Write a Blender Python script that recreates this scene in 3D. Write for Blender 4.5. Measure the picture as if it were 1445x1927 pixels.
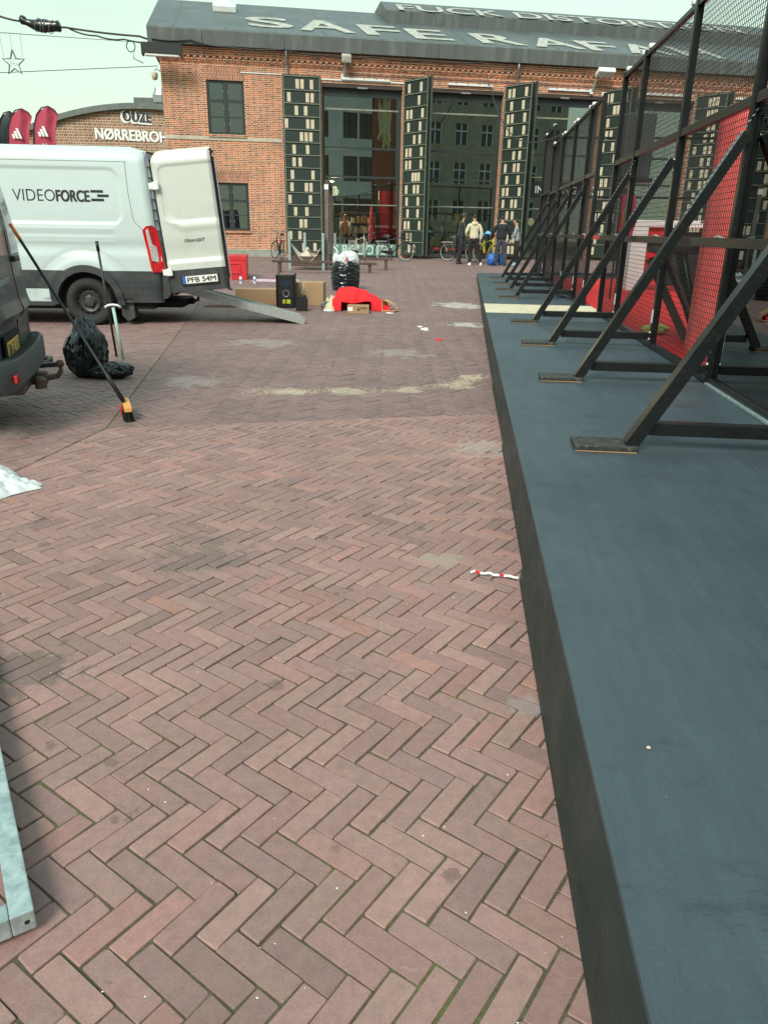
import bpy, bmesh, math, random
import numpy as np
from mathutils import Vector, Matrix, noise
R = math.radians
random.seed(7); rng = np.random.default_rng(7)
for o in list(bpy.data.objects): bpy.data.objects.remove(o)
SC = bpy.context.scene; COL = SC.collection
# ---------------------------------------------------------------- camera
CH = 1.5; PITCH = R(20.9); ROLL = R(0.95); FPX = 1390.0; PW, PH = 1445.0, 1927.0
c_f = Vector((0, math.cos(PITCH), -math.sin(PITCH))); c_u = Vector((0, math.sin(PITCH), math.cos(PITCH))); c_r = Vector((1, 0, 0))
c_x = math.cos(ROLL)*c_r + math.sin(ROLL)*c_u; c_y = -math.sin(ROLL)*c_r + math.cos(ROLL)*c_u
cam = bpy.data.cameras.new('camera'); co = bpy.data.objects.new('camera', cam); COL.objects.link(co)
cam.sensor_fit = 'HORIZONTAL'; cam.sensor_width = 36; cam.lens = 36*FPX/PW; cam.clip_start = .05; cam.clip_end = 2000
m = Matrix((c_x, c_y, -c_f)).transposed().to_4x4(); m.translation = Vector((0, 0, CH)); co.matrix_world = m
SC.camera = co
def gz(Y): return 0.0 if Y < 12 else (.02*(Y-12) if Y < 31 else .38)
def at(x, y, z=0.0):
    d = c_f*FPX + c_x*(x-PW/2) - c_y*(y-PH/2)
    return Vector((0, 0, CH)) + d*((z-CH)/d.z)
# ---------------------------------------------------------------- world + sun
SUN_EL, SUN_AZ = R(42), R(200)          # azimuth measured from +Y clockwise (sun behind and left of the camera)
w = bpy.data.worlds.new("World"); SC.world = w; w.use_nodes = True
nt = w.node_tree; nt.nodes.clear()
sky = nt.nodes.new('ShaderNodeTexSky'); sky.sky_type = 'NISHITA'; sky.sun_disc = False
sky.sun_elevation = SUN_EL; sky.sun_rotation = SUN_AZ; sky.air_density = 1.0; sky.dust_density = 3.0; sky.ozone_density = 1.0
bg = nt.nodes.new('ShaderNodeBackground'); bg.inputs[1].default_value = .1
hsv = nt.nodes.new('ShaderNodeHueSaturation'); hsv.inputs['Saturation'].default_value = .55
tc = nt.nodes.new('ShaderNodeTexCoord'); sp = nt.nodes.new('ShaderNodeSeparateXYZ')
rp = nt.nodes.new('ShaderNodeValToRGB'); cr = rp.color_ramp
cr.elements[0].position = 0.0; cr.elements[0].color = (6.2, 7.1, 4.9, 1)
cr.elements[1].position = .45; cr.elements[1].color = (5.1, 7.1, 6.7, 1)
e = cr.elements.new(.16); e.color = (5.6, 7.2, 5.8, 1)
mx = nt.nodes.new('ShaderNodeMixRGB'); mx.inputs[0].default_value = .93
ow = nt.nodes.new('ShaderNodeOutputWorld')
L = nt.links
L.new(sky.outputs[0], hsv.inputs['Color']); L.new(hsv.outputs[0], mx.inputs[1]); L.new(tc.outputs['Generated'], sp.inputs[0])
L.new(sp.outputs[2], rp.inputs[0]); L.new(rp.outputs[0], mx.inputs[2]); cn = nt.nodes.new('ShaderNodeTexNoise'); cn.inputs['Scale'].default_value = 2.2; cn.inputs['Detail'].default_value = 5; cmp_ = nt.nodes.new('ShaderNodeMapping'); cmp_.inputs['Scale'].default_value = (1, 1, 3.5)
L.new(tc.outputs['Generated'], cmp_.inputs[0]); L.new(cmp_.outputs[0], cn.inputs[0]); cmr = nt.nodes.new('ShaderNodeMapRange'); cmr.inputs[1].default_value = .3; cmr.inputs[2].default_value = .7; cmr.inputs[3].default_value = .94; cmr.inputs[4].default_value = 1.06; L.new(cn.outputs[0], cmr.inputs[0])
cmu = nt.nodes.new('ShaderNodeMixRGB'); cmu.blend_type = 'MULTIPLY'; cmu.inputs[0].default_value = 1; L.new(mx.outputs[0], cmu.inputs[1]); L.new(cmr.outputs[0], cmu.inputs[2]); L.new(cmu.outputs[0], bg.inputs[0]); L.new(bg.outputs[0], ow.inputs[0])
sl = bpy.data.lights.new('sun', 'SUN'); sl.energy = 2.7; sl.angle = R(22); sl.color = (1, .93, .82)
so = bpy.data.objects.new('sun', sl); COL.objects.link(so)
sd = Vector((math.sin(SUN_AZ)*math.cos(SUN_EL), math.cos(SUN_AZ)*math.cos(SUN_EL), math.sin(SUN_EL)))
so.rotation_euler = sd.to_track_quat('Z', 'Y').to_euler(); so.location = sd*50
SC.view_settings.view_transform = 'Standard'; SC.view_settings.look = 'None'; SC.view_settings.exposure = 0.57; SC.view_settings.gamma = 1
SC.render.engine = 'CYCLES'
# ---------------------------------------------------------------- helpers
class MB:
    def __init__(s): s.v = []; s.f = []; s.m = []; s.M = Matrix.Identity(4)
    def add(s, vs, fs, mi=0, M=None):
        b = len(s.v); T = s.M if M is None else s.M @ M
        s.v += [tuple(T @ Vector(p)) for p in vs]; s.f += [tuple(b+i for i in f) for f in fs]
        s.m += [mi]*len(fs); return s
    def box(s, a, b, mi=0, M=None):
        x0, y0, z0 = a; x1, y1, z1 = b
        if x0 > x1: x0, x1 = x1, x0
        if y0 > y1: y0, y1 = y1, y0
        if z0 > z1: z0, z1 = z1, z0
        v = [(x0,y0,z0),(x1,y0,z0),(x1,y1,z0),(x0,y1,z0),(x0,y0,z1),(x1,y0,z1),(x1,y1,z1),(x0,y1,z1)]
        return s.add(v, [(3,2,1,0),(4,5,6,7),(0,1,5,4),(1,2,6,5),(2,3,7,6),(3,0,4,7)], mi, M)
    def bbox(s, a, b, c=.01, mi=0, M=None):   # box with chamfered edges
        x0, y0, z0 = [min(p, q) for p, q in zip(a, b)]; x1, y1, z1 = [max(p, q) for p, q in zip(a, b)]
        c = min(c, (x1-x0)*.45, (y1-y0)*.45, (z1-z0)*.45)
        bm = bmesh.new(); bmesh.ops.create_cube(bm, size=1)
        for vv in bm.verts: vv.co = Vector(((x0+x1)/2+vv.co.x*(x1-x0), (y0+y1)/2+vv.co.y*(y1-y0), (z0+z1)/2+vv.co.z*(z1-z0)))
        bmesh.ops.bevel(bm, geom=list(bm.edges), offset=c, segments=2, affect='EDGES', profile=.6)
        bm.verts.index_update()
        s.add([vv.co[:] for vv in bm.verts], [[q.index for q in f.verts] for f in bm.faces], mi, M); bm.free(); return s
    def beam(s, p, q, wd, hg, mi=0, up=(0,0,1)):
        p = Vector(p); q = Vector(q); d = (q-p); L_ = d.length; d.normalize()
        up = Vector(up); sx = d.cross(up)
        if sx.length < 1e-4: sx = d.cross(Vector((1,0,0)))
        sx.normalize(); uz = sx.cross(d)
        M = Matrix((sx, d, uz)).transposed().to_4x4(); M.translation = p
        return s.box((-wd/2, 0, -hg/2), (wd/2, L_, hg/2), mi, M)
    def tube(s, pts, r, n=8, mi=0, caps=True, flat=1.0):
        pts = [Vector(p) for p in pts]; k = len(pts)
        rs = r if isinstance(r, (list, tuple)) else [r]*k
        d = (pts[1]-pts[0]).normalized(); a = d.orthogonal().normalized(); vs = []; fs = []
        for i in range(k):
            if i == 0: t = pts[1]-pts[0]
            elif i == k-1: t = pts[-1]-pts[-2]
            else: t = (pts[i+1]-pts[i]).normalized()+(pts[i]-pts[i-1]).normalized()
            t.normalize(); a = (a-t*a.dot(t)); a = a.normalized() if a.length > 1e-6 else t.orthogonal().normalized(); b = t.cross(a)
            for j in range(n):
                g = 2*math.pi*j/n; vs.append(pts[i]+(a*math.cos(g)+b*math.sin(g)*flat)*rs[i])
        for i in range(k-1):
            for j in range(n):
                fs.append((i*n+j, i*n+(j+1) % n, (i+1)*n+(j+1) % n, (i+1)*n+j))
        if caps: fs += [tuple(range(n-1, -1, -1)), tuple((k-1)*n+j for j in range(n))]
        return s.add(vs, fs, mi)
    def lathe(s, prof, n=24, mi=0, M=None, f=None):   # prof: (r,z) list around z ; f(ang,i)->radius factor
        vs = []; fs = []
        for i, (r_, z_) in enumerate(prof):
            for j in range(n):
                g = 2*math.pi*j/n; rr = r_*(f(g, i) if f else 1); vs.append((rr*math.cos(g), rr*math.sin(g), z_))
        for i in range(len(prof)-1):
            for j in range(n): fs.append((i*n+j, i*n+(j+1) % n, (i+1)*n+(j+1) % n, (i+1)*n+j))
        return s.add(vs, fs, mi, M)
    def prism(s, poly, y0, y1, mi=0, M=None):   # polygon in local x,z, extruded along y
        n = len(poly); vs = [(x, y0, z) for x, z in poly]+[(x, y1, z) for x, z in poly]
        fs = [tuple(range(n)), tuple(range(2*n-1, n-1, -1))]+[(j, j+n, (j+1) % n+n, (j+1) % n) for j in range(n)]
        return s.add(vs, fs, mi, M)
    def grid(s, F, nu, nv, mi=0, keep=None, mf=None, flip=False):
        b = len(s.v); vs = [F(i/nu, j/nv) for j in range(nv+1) for i in range(nu+1)]
        s.v += [tuple(s.M @ Vector(p)) for p in vs]
        for j in range(nv):
            for i in range(nu):
                if keep and not keep((i+.5)/nu, (j+.5)/nv): continue
                q = [b+j*(nu+1)+i, b+j*(nu+1)+i+1, b+(j+1)*(nu+1)+i+1, b+(j+1)*(nu+1)+i]
                if flip: q.reverse()
                s.f.append(tuple(q)); s.m.append(mf((i+.5)/nu, (j+.5)/nv) if mf else mi)
        return s
    def build(s, name, mats, parent=None, smooth=False, recalc=False, angle=None):
        me = bpy.data.meshes.new(name); me.from_pydata(s.v, [], s.f); me.update()
        if not isinstance(mats, (list, tuple)): mats = [mats]
        for q in mats: me.materials.append(q)
        if len(mats) > 1: me.polygons.foreach_set('material_index', s.m)
        if recalc:
            bm = bmesh.new(); bm.from_mesh(me); bmesh.ops.recalc_face_normals(bm, faces=bm.faces); bm.to_mesh(me); bm.free()
        if smooth: me.polygons.foreach_set('use_smooth', [True]*len(me.polygons))
        if smooth and angle: me.set_sharp_from_angle(angle=R(angle))
        o = bpy.data.objects.new(name, me); COL.objects.link(o)
        if parent: o.parent = parent
        return o
def tag(o, label=None, cat=None, group=None, kind=None):
    if label: o['label'] = label
    if cat: o['category'] = cat
    if group: o['group'] = group
    if kind: o['kind'] = kind
    return o
def thing(name, label, cat, loc=(0,0,0), rz=0, group=None, rot=None):
    o = bpy.data.objects.new(name, None); COL.objects.link(o); o.empty_display_size = .2
    o.location = loc; o.rotation_euler = rot if rot else (0, 0, rz)
    return tag(o, label, cat, group)
def copy_tree(o, parent=None):
    c = o.copy(); COL.objects.link(c); c.parent = parent
    for ch in list(o.children): copy_tree(ch, c)
    return c
def textmesh(mb, s, M, wd, hg, mi=0, bold=.0, depth=.003, shear=0, space=1.0):
    if bold > .011:      # heavier strokes: shifted copies, each a hair deeper than the last
        e = bold*1.4*hg; k = 5 if bold > .03 else 3
        for i in range(k):
            for j, dy in enumerate((-.5, .5)): textmesh(mb, s, M @ Matrix.Translation((e*(i/(k-1)-.5), e*dy*.6, (i*2+j)*max(depth*.06, .00006))), wd-e, hg-e*.6, mi, 0, depth, shear, space)
        return
    cu = bpy.data.curves.new('t', 'FONT'); cu.body = s; cu.offset = bold; cu.extrude = .02; cu.shear = shear; cu.space_character = space; cu.resolution_u = 4
    o = bpy.data.objects.new('t', cu); COL.objects.link(o)
    dg = bpy.context.evaluated_depsgraph_get(); me = bpy.data.meshes.new_from_object(o.evaluated_get(dg))
    vs = [v.co.copy() for v in me.vertices]; fs = [tuple(p.vertices) for p in me.polygons]
    x0 = min(v.x for v in vs); x1 = max(v.x for v in vs); y0 = min(v.y for v in vs); y1 = max(v.y for v in vs); z0 = min(v.z for v in vs); z1 = max(v.z for v in vs)
    vs = [((v.x-x0)/(x1-x0)*wd, (v.y-y0)/(y1-y0)*hg, (v.z-z0)/(z1-z0)*depth) for v in vs]
    mb.add(vs, fs, mi, M); bpy.data.objects.remove(o); bpy.data.curves.remove(cu); bpy.data.meshes.remove(me)
def frame(o, x, y, z=None):       # matrix with origin o, x axis, y axis
    x = Vector(x).normalized(); y = Vector(y).normalized(); z = x.cross(y)
    M = Matrix((x, y, z)).transposed().to_4x4(); M.translation = Vector(o); return M
def nz(x, y, z, s=1.0): return noise.noise(Vector((x*s, y*s, z*s)))
# ---------------------------------------------------------------- materials
def newmat(name):
    m = bpy.data.materials.new(name); m.use_nodes = True; n = m.node_tree; b = n.nodes['Principled BSDF']; return m, n, b
def N(n, t, **k):
    q = n.nodes.new(t)
    for a, v in k.items(): setattr(q, a, v)
    return q
def mat(name, col, rough=.6, metal=0, var=.0, vs=4.0, col2=None, bump=0, bs=60, dirt=None, ds=2.0, da=.5, coat=0, spec=None, stretch=None):
    """col mixed with col2 by a noise, fine value variation, optional dirt layer, bump"""
    m, n, b = newmat(name); l = n.links
    b.inputs['Roughness'].default_value = rough; b.inputs['Metallic'].default_value = metal
    if coat: b.inputs['Coat Weight'].default_value = coat; b.inputs['Coat Roughness'].default_value = .08
    if spec is not None: b.inputs['Specular IOR Level'].default_value = spec
    t = N(n, 'ShaderNodeTexCoord'); src = t.outputs['Object']
    if stretch:
        mp = N(n, 'ShaderNodeMapping'); mp.inputs['Scale'].default_value = stretch; l.new(src, mp.inputs[0]); src = mp.outputs[0]
    c = (*col, 1); cur = None
    rgb = N(n, 'ShaderNodeRGB'); rgb.outputs[0].default_value = c; cur = rgb.outputs[0]
    if col2 or var:
        no = N(n, 'ShaderNodeTexNoise'); no.inputs['Scale'].default_value = vs; no.inputs['Detail'].default_value = 6; l.new(src, no.inputs[0])
        mr = N(n, 'ShaderNodeMapRange'); mr.inputs[1].default_value = .3; mr.inputs[2].default_value = .7; l.new(no.outputs[0], mr.inputs[0])
        mi = N(n, 'ShaderNodeMixRGB'); l.new(mr.outputs[0], mi.inputs[0]); l.new(cur, mi.inputs[1])
        c2 = col2 if col2 else tuple(max(0, x*(1-var)) for x in col)
        mi.inputs[2].default_value = (*c2, 1); cur = mi.outputs[0]
    if dirt:
        no = N(n, 'ShaderNodeTexNoise'); no.inputs['Scale'].default_value = ds; no.inputs['Detail'].default_value = 9; no.inputs['Roughness'].default_value = .68; l.new(src, no.inputs[0])
        mr = N(n, 'ShaderNodeMapRange'); mr.inputs[1].default_value = .52; mr.inputs[2].default_value = .72; mr.inputs[4].default_value = da; l.new(no.outputs[0], mr.inputs[0])
        mi = N(n, 'ShaderNodeMixRGB'); l.new(mr.outputs[0], mi.inputs[0]); l.new(cur, mi.inputs[1]); mi.inputs[2].default_value = (*dirt, 1); cur = mi.outputs[0]
    l.new(cur, b.inputs['Base Color'])
    if bump:
        no = N(n, 'ShaderNodeTexNoise'); no.inputs['Scale'].default_value = bs; no.inputs['Detail'].default_value = 5; l.new(src, no.inputs[0])
        bp = N(n, 'ShaderNodeBump'); bp.inputs['Strength'].default_value = bump; bp.inputs['Distance'].default_value = .01; l.new(no.outputs[0], bp.inputs['Height']); l.new(bp.outputs[0], b.inputs['Normal'])
    return m
def brickmat(name, c1, c2, mortar, bw=.24, bh=.0667, ms=.012, rot=False, diaper=False):
    m, n, b = newmat(name); l = n.links; b.inputs['Roughness'].default_value = .85
    t = N(n, 'ShaderNodeTexCoord'); s = N(n, 'ShaderNodeSeparateXYZ'); l.new(t.outputs['Object'], s.inputs[0])
    cb = N(n, 'ShaderNodeCombineXYZ')
    if rot: l.new(s.outputs[2], cb.inputs[0]); l.new(s.outputs[0], cb.inputs[1])
    else:
        a = N(n, 'ShaderNodeMath', operation='ADD'); l.new(s.outputs[0], a.inputs[0]); l.new(s.outputs[1], a.inputs[1])
        l.new(a.outputs[0], cb.inputs[0]); l.new(s.outputs[2], cb.inputs[1])
    bt = N(n, 'ShaderNodeTexBrick'); l.new(cb.outputs[0], bt.inputs['Vector'])
    bt.inputs['Color1'].default_value = (*c1, 1); bt.inputs['Color2'].default_value = (*c2, 1); bt.inputs['Mortar'].default_value = (*mortar, 1)
    bt.inputs['Scale'].default_value = 1; bt.inputs['Brick Width'].default_value = bw; bt.inputs['Row Height'].default_value = bh
    bt.inputs['Mortar Size'].default_value = ms; bt.inputs['Mortar Smooth'].default_value = .25; bt.inputs['Bias'].default_value = -.1
    bt.offset = .5; bt.squash = .5 if not rot else 1; bt.squash_frequency = 2
    no = N(n, 'ShaderNodeTexNoise'); no.inputs['Scale'].default_value = .9; no.inputs['Detail'].default_value = 8; no.inputs['Roughness'].default_value = .7; l.new(t.outputs['Object'], no.inputs[0])
    mr = N(n, 'ShaderNodeMapRange'); mr.inputs[1].default_value = .3; mr.inputs[2].default_value = .7; mr.inputs[3].default_value = .72; mr.inputs[4].default_value = 1.2; l.new(no.outputs[0], mr.inputs[0])
    mu = N(n, 'ShaderNodeMixRGB', blend_type='MULTIPLY'); mu.inputs[0].default_value = 1; l.new(bt.outputs[0], mu.inputs[1]); l.new(mr.outputs[0], mu.inputs[2])
    l.new(mu.outputs[0], b.inputs['Base Color'])
    bp = N(n, 'ShaderNodeBump'); bp.inputs['Strength'].default_value = .5; bp.inputs['Distance'].default_value = .006; bp.invert = True
    l.new(bt.outputs['Fac'], bp.inputs['Height']); l.new(bp.outputs[0], b.inputs['Normal'])
    return m
def glassmat(name, tint, refl=.12, rough=.01):
    m, n, b = newmat(name); l = n.links; n.nodes.remove(b); o = n.nodes['Material Output']
    tr = N(n, 'ShaderNodeBsdfTransparent'); tr.inputs[0].default_value = (*tint, 1)
    gl = N(n, 'ShaderNodeBsdfGlossy'); gl.inputs['Roughness'].default_value = rough; gl.inputs[0].default_value = (.95, 1, .98, 1)
    fr = N(n, 'ShaderNodeFresnel'); fr.inputs[0].default_value = 1.5
    ad = N(n, 'ShaderNodeMath', operation='ADD'); ad.use_clamp = True; ad.inputs[1].default_value = refl; l.new(fr.outputs[0], ad.inputs[0])
    mi = N(n, 'ShaderNodeMixShader'); l.new(ad.outputs[0], mi.inputs[0]); l.new(tr.outputs[0], mi.inputs[1]); l.new(gl.outputs[0], mi.inputs[2]); l.new(mi.outputs[0], o.inputs[0])
    return m
def emit(name, col, s):
    m, n, b = newmat(name); b.inputs['Base Color'].default_value = (*col, 1); b.inputs['Emission Color'].default_value = (*col, 1); b.inputs['Emission Strength'].default_value = s; return m
M_ = {}
M_['brick'] = brickmat('hall brick', (.52, .125, .042), (.13, .036, .024), (.60, .48, .35), ms=.0115)
M_['brickv'] = brickmat('soldier brick', (.40, .12, .055), (.2, .06, .033), (.42, .33, .25), rot=True)
M_['brick2'] = brickmat('far hall brick', (.30, .14, .085), (.17, .085, .055), (.5, .42, .32), bw=.30, bh=.15, ms=.02)
M_['stone'] = mat('stone band', (.50, .46, .38), .8, col2=(.38, .35, .28), vs=3, bump=.2, dirt=(.1, .1, .08), ds=4)
M_['plinth'] = mat('plinth render', (.33, .34, .30), .85, col2=(.22, .23, .2), vs=5, bump=.2)
M_['roof'] = mat('roof felt', (.085, .10, .105), .5, col2=(.06, .072, .076), vs=.9, dirt=(.17, .2, .19), ds=1.2, da=.5, bump=.1)
M_['fascia'] = mat('weathered fascia felt', (.07, .08, .08), .6, col2=(.1, .115, .11), vs=1.2, dirt=(.2, .23, .21), ds=1.5, da=.6, stretch=(2.2, 2.2, .25))
M_['rooftext'] = mat('roof paint', (.50, .50, .43), .8, col2=(.26, .28, .26), vs=5, dirt=(.12, .13, .12), ds=8, da=.8)
M_['frame'] = mat('dark green frame', (.025, .035, .035), .5, var=.3)
M_['shutter'] = mat('shutter boards', (.012, .022, .018), .6, col2=(.02, .034, .028), vs=9, stretch=(9, 1, .6))
M_['trim'] = mat('shutter trim', (.24, .27, .21), .7, var=.4)
M_['shade'] = mat('shutter dark edge', (.03, .045, .035), .6, var=.3)
M_['pale'] = mat('pale wood block', (.62, .55, .42), .75, col2=(.46, .39, .28), vs=3, stretch=(6, 6, 1), dirt=(.12, .1, .07), ds=5, da=.4)
M_['glass'] = glassmat('door glass', (.74, .82, .79), .17)
M_['wglass'] = glassmat('window glass', (.3, .36, .34), .08)
M_['cglass'] = glassmat('cage glass', (.50, .53, .52), .07)
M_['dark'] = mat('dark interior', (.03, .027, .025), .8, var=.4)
M_['white'] = mat('white paint', (.72, .74, .74), .5, var=.1)
M_['galv'] = mat('galvanised steel', (.26, .34, .35), .42, .5, col2=(.50, .60, .60), vs=30, dirt=(.20, .26, .26), ds=48, da=.7)
M_['steel'] = mat('dull steel', (.33, .35, .35), .45, .6, var=.35, vs=12)
M_['black'] = mat('black steel', (.006, .008, .009), .33, var=.4, vs=12, dirt=(.045, .05, .047), ds=34, da=.3, bump=.03, spec=.42)
M_['blackp'] = mat('black plastic', (.012, .013, .014), .5, var=.3)
M_['tyre'] = mat('tyre rubber', (.02, .021, .022), .8, var=.3, bump=.15, dirt=(.07, .065, .06), ds=7, da=.5)
M_['card'] = mat('cardboard', (.36, .24, .13), .85, col2=(.30, .2, .11), vs=4)
M_['redf'] = mat('red fabric', (.78, .014, .02), .8, col2=(.56, .008, .014), vs=6, bump=.2, bs=30)
M_['redp'] = mat('red plastic', (.62, .03, .04), .4, var=.2)
M_['bag'] = mat('black plastic film', (.007, .011, .016), .2, var=.2, bump=.5, bs=18)
M_['wbag'] = mat('white plastic film', (.62, .66, .68), .4, var=.15, bump=.5, bs=25)
M_['wire'] = mat('black cable', (.012, .012, .013), .6)
M_['redcarpet'] = mat('red turf carpet', (.66, .010, .014), .95, col2=(.56, .008, .012), vs=40, bump=.3, bs=200)
M_['wood'] = mat('weathered brown wood', (.10, .065, .05), .8, col2=(.06, .04, .032), vs=4, stretch=(1, 1, .2))
M_['greywood'] = mat('grey wood', (.16, .15, .14), .8, var=.4)
# ================================================================ ground and paving
GY = [-60, 12, 31, 400]
mb = MB()
ys = [-60, -6, 0, 6, 12, 18, 24, 31, 36, 60, 400]
for y0, y1 in zip(ys[:-1], ys[1:]):
    b = len(mb.v); mb.v += [(-200, y0, gz(y0)-.0045), (200, y0, gz(y0)-.0045), (200, y1, gz(y1)-.0045), (-200, y1, gz(y1)-.0045)]; mb.f.append((b, b+1, b+2, b+3)); mb.m.append(0)
def joint_mat():
    m, n, b = newmat('joint sand and moss'); l = n.links; b.inputs['Roughness'].default_value = .95
    t = N(n, 'ShaderNodeTexCoord'); a = N(n, 'ShaderNodeTexNoise'); a.inputs['Scale'].default_value = 1.3; a.inputs['Detail'].default_value = 8; a.inputs['Roughness'].default_value = .7; l.new(t.outputs['Object'], a.inputs[0])
    r = N(n, 'ShaderNodeValToRGB'); e = r.color_ramp.elements; e[0].position = .35; e[0].color = (.05, .042, .03, 1); e[1].position = .62; e[1].color = (.085, .10, .03, 1)
    q = r.color_ramp.elements.new(.5); q.color = (.075, .07, .04, 1); l.new(a.outputs[0], r.inputs[0])
    f = N(n, 'ShaderNodeTexNoise'); f.inputs['Scale'].default_value = 60; f.inputs['Detail'].default_value = 4; l.new(t.outputs['Object'], f.inputs[0])
    u = N(n, 'ShaderNodeMapRange'); u.inputs[3].default_value = .5; u.inputs[4].default_value = 1.7; l.new(f.outputs[0], u.inputs[0])
    x = N(n, 'ShaderNodeMixRGB', blend_type='MULTIPLY'); x.inputs[0].default_value = 1; l.new(r.outputs[0], x.inputs[1]); l.new(u.outputs[0], x.inputs[2]); l.new(x.outputs[0], b.inputs['Base Color'])
    bp = N(n, 'ShaderNodeBump'); bp.inputs['Strength'].default_value = .8; bp.inputs['Distance'].default_value = .01; l.new(f.outputs[0], bp.inputs['Height']); l.new(bp.outputs[0], b.inputs['Normal'])
    return m
def paver_mat():
    m, n, b = newmat('clinker pavers'); l = n.links
    t = N(n, 'ShaderNodeTexCoord'); at_ = N(n, 'ShaderNodeAttribute'); at_.attribute_name = 'rnd'; s = N(n, 'ShaderNodeSeparateColor'); l.new(at_.outputs['Color'], s.inputs[0])
    r = N(n, 'ShaderNodeValToRGB'); r.color_ramp.elements[0].position = 0; r.color_ramp.elements[0].color = (.25, .155, .142, 1)
    r.color_ramp.elements[1].position = 1; r.color_ramp.elements[1].color = (.345, .18, .15, 1)
    for p, c in [(.12, (.275, .168, .162)), (.38, (.308, .180, .167)), (.6, (.320, .188, .171)), (.84, (.324, .202, .178)), (.94, (.335, .182, .165))]:
        q = r.color_ramp.elements.new(p); q.color = (*c, 1)
    l.new(s.outputs[0], r.inputs[0]); cur = r.outputs[0]
    def noise_(sc, det=6, ro=.6, src=None, dim=None):
        q = N(n, 'ShaderNodeTexNoise'); q.inputs['Scale'].default_value = sc; q.inputs['Detail'].default_value = det; q.inputs['Roughness'].default_value = ro; l.new(src or t.outputs['Object'], q.inputs[0]); return q
    def rng_(src, a, b_, c=0., d=1.):
        q = N(n, 'ShaderNodeMapRange'); q.inputs[1].default_value = a; q.inputs[2].default_value = b_; q.inputs[3].default_value = c; q.inputs[4].default_value = d; l.new(src, q.inputs[0]); return q.outputs[0]
    def mul(a, b_): q = N(n, 'ShaderNodeMath', operation='MULTIPLY'); l.new(a, q.inputs[0]); l.new(b_, q.inputs[1]); return q.outputs[0]
    def mix(f, c, ca=None, mode='MIX'):
        nonlocal cur
        q = N(n, 'ShaderNodeMixRGB', blend_type=mode)
        if isinstance(f, float): q.inputs[0].default_value = f
        else: l.new(f, q.inputs[0])
        l.new(cur, q.inputs[1])
        if isinstance(c, tuple): q.inputs[2].default_value = (*c, 1)
        else: l.new(c, q.inputs[2])
        cur = q.outputs[0]
    # worn middle field of the square is darker and more purple
    mix(rng_(s.outputs[1], 0, 1, 0, .72), (.165, .112, .112))
    mix(1.0, rng_(s.outputs[2], 0, 1, .80, 1.04), mode='MULTIPLY')
    big = noise_(.55, 6, .6); mix(1.0, rng_(big.outputs[0], .3, .7, .84, 1.14), mode='MULTIPLY')
    med = noise_(9, 8, .7); mix(rng_(med.outputs[0], .42, .72, 0, .45), (.215, .15, .135)); md2 = noise_(31, 6, .7); mix(1.0, rng_(md2.outputs[0], .3, .7, .86, 1.13), mode='MULTIPLY')
    fine = noise_(170, 4, .7); mix(1.0, rng_(fine.outputs[0], .25, .75, .84, 1.16), mode='MULTIPLY')
    # dark oily stains and chewing gum
    o1 = noise_(2.3, 8, .72); mix(rng_(o1.outputs[0], .63, .67, 0, .6), (.085, .068, .062))
    v = N(n, 'ShaderNodeTexVoronoi'); v.inputs['Scale'].default_value = 4.2; v.inputs['Randomness'].default_value = 1; wn = noise_(11, 3, .6)
    wv = N(n, 'ShaderNodeMixRGB', blend_type='LINEAR_LIGHT'); wv.inputs[0].default_value = .06; l.new(t.outputs['Object'], wv.inputs[1]); l.new(wn.outputs['Color'], wv.inputs[2]); l.new(wv.outputs[0], v.inputs['Vector'])
    vs = N(n, 'ShaderNodeSeparateColor'); l.new(v.outputs['Color'], vs.inputs[0])
    gm = mul(rng_(v.outputs['Distance'], .10, .135, 1, 0), rng_(vs.outputs[0], .38, .42, 0, .6)); mix(gm, (.12, .085, .078))
    # pale scuffs, chalk and salt, stretched
    mp = N(n, 'ShaderNodeMapping'); mp.inputs['Scale'].default_value = (1.0, 2.2, 1); l.new(t.outputs['Object'], mp.inputs[0])
    p1 = noise_(3.1, 9, .78, mp.outputs[0]); mk = rng_(p1.outputs[0], .63, .72, 0, .6); mix(mk, (.42, .37, .33))
    # stains and smears of their own shape: x, y, radius, colour, strength
    for k_, (sx_, sy_, sr_, sc_, sa_) in enumerate([(-1.28, 2.28, .34, (.11, .09, .082), .65), (.28, 3.28, .22, (.30, .27, .22), .5), (-.9, 3.3, .45, (.13, .105, .095), .6), (.72, 5.3, .45, (.38, .33, .30), .5), (1.5, 15.7, 1.0, (.46, .42, .39), .8), (1.35, 12.9, .6, (.46, .43, .40), .8), (-2.0, 7.6, .6, (.36, .32, .30), .4), (.5, 2.1, .13, (.30, .27, .26), .5), (-.95, 7.2, .35, (.42, .36, .26), .6), (-.35, 7.27, .4, (.42, .36, .26), .6), (.2, 7.36, .35, (.42, .36, .26), .6), (.75, 7.7, .35, (.42, .36, .26), .6), (.95, 8.15, .3, (.42, .36, .26), .6), (-1.7, 10.5, .9, (.35, .31, .29), .4), (.2, 9.8, .8, (.35, .31, .29), .4), (.62, 1.55, .3, (.10, .085, .08), .7), (-3.0, 5.3, .7, (.38, .33, .28), .4)]):
        sb_ = N(n, 'ShaderNodeVectorMath', operation='SUBTRACT'); l.new(t.outputs['Object'], sb_.inputs[0]); sb_.inputs[1].default_value = (sx_, sy_, gz(sy_))
        ln_ = N(n, 'ShaderNodeVectorMath', operation='LENGTH'); l.new(sb_.outputs[0], ln_.inputs[0])
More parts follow.
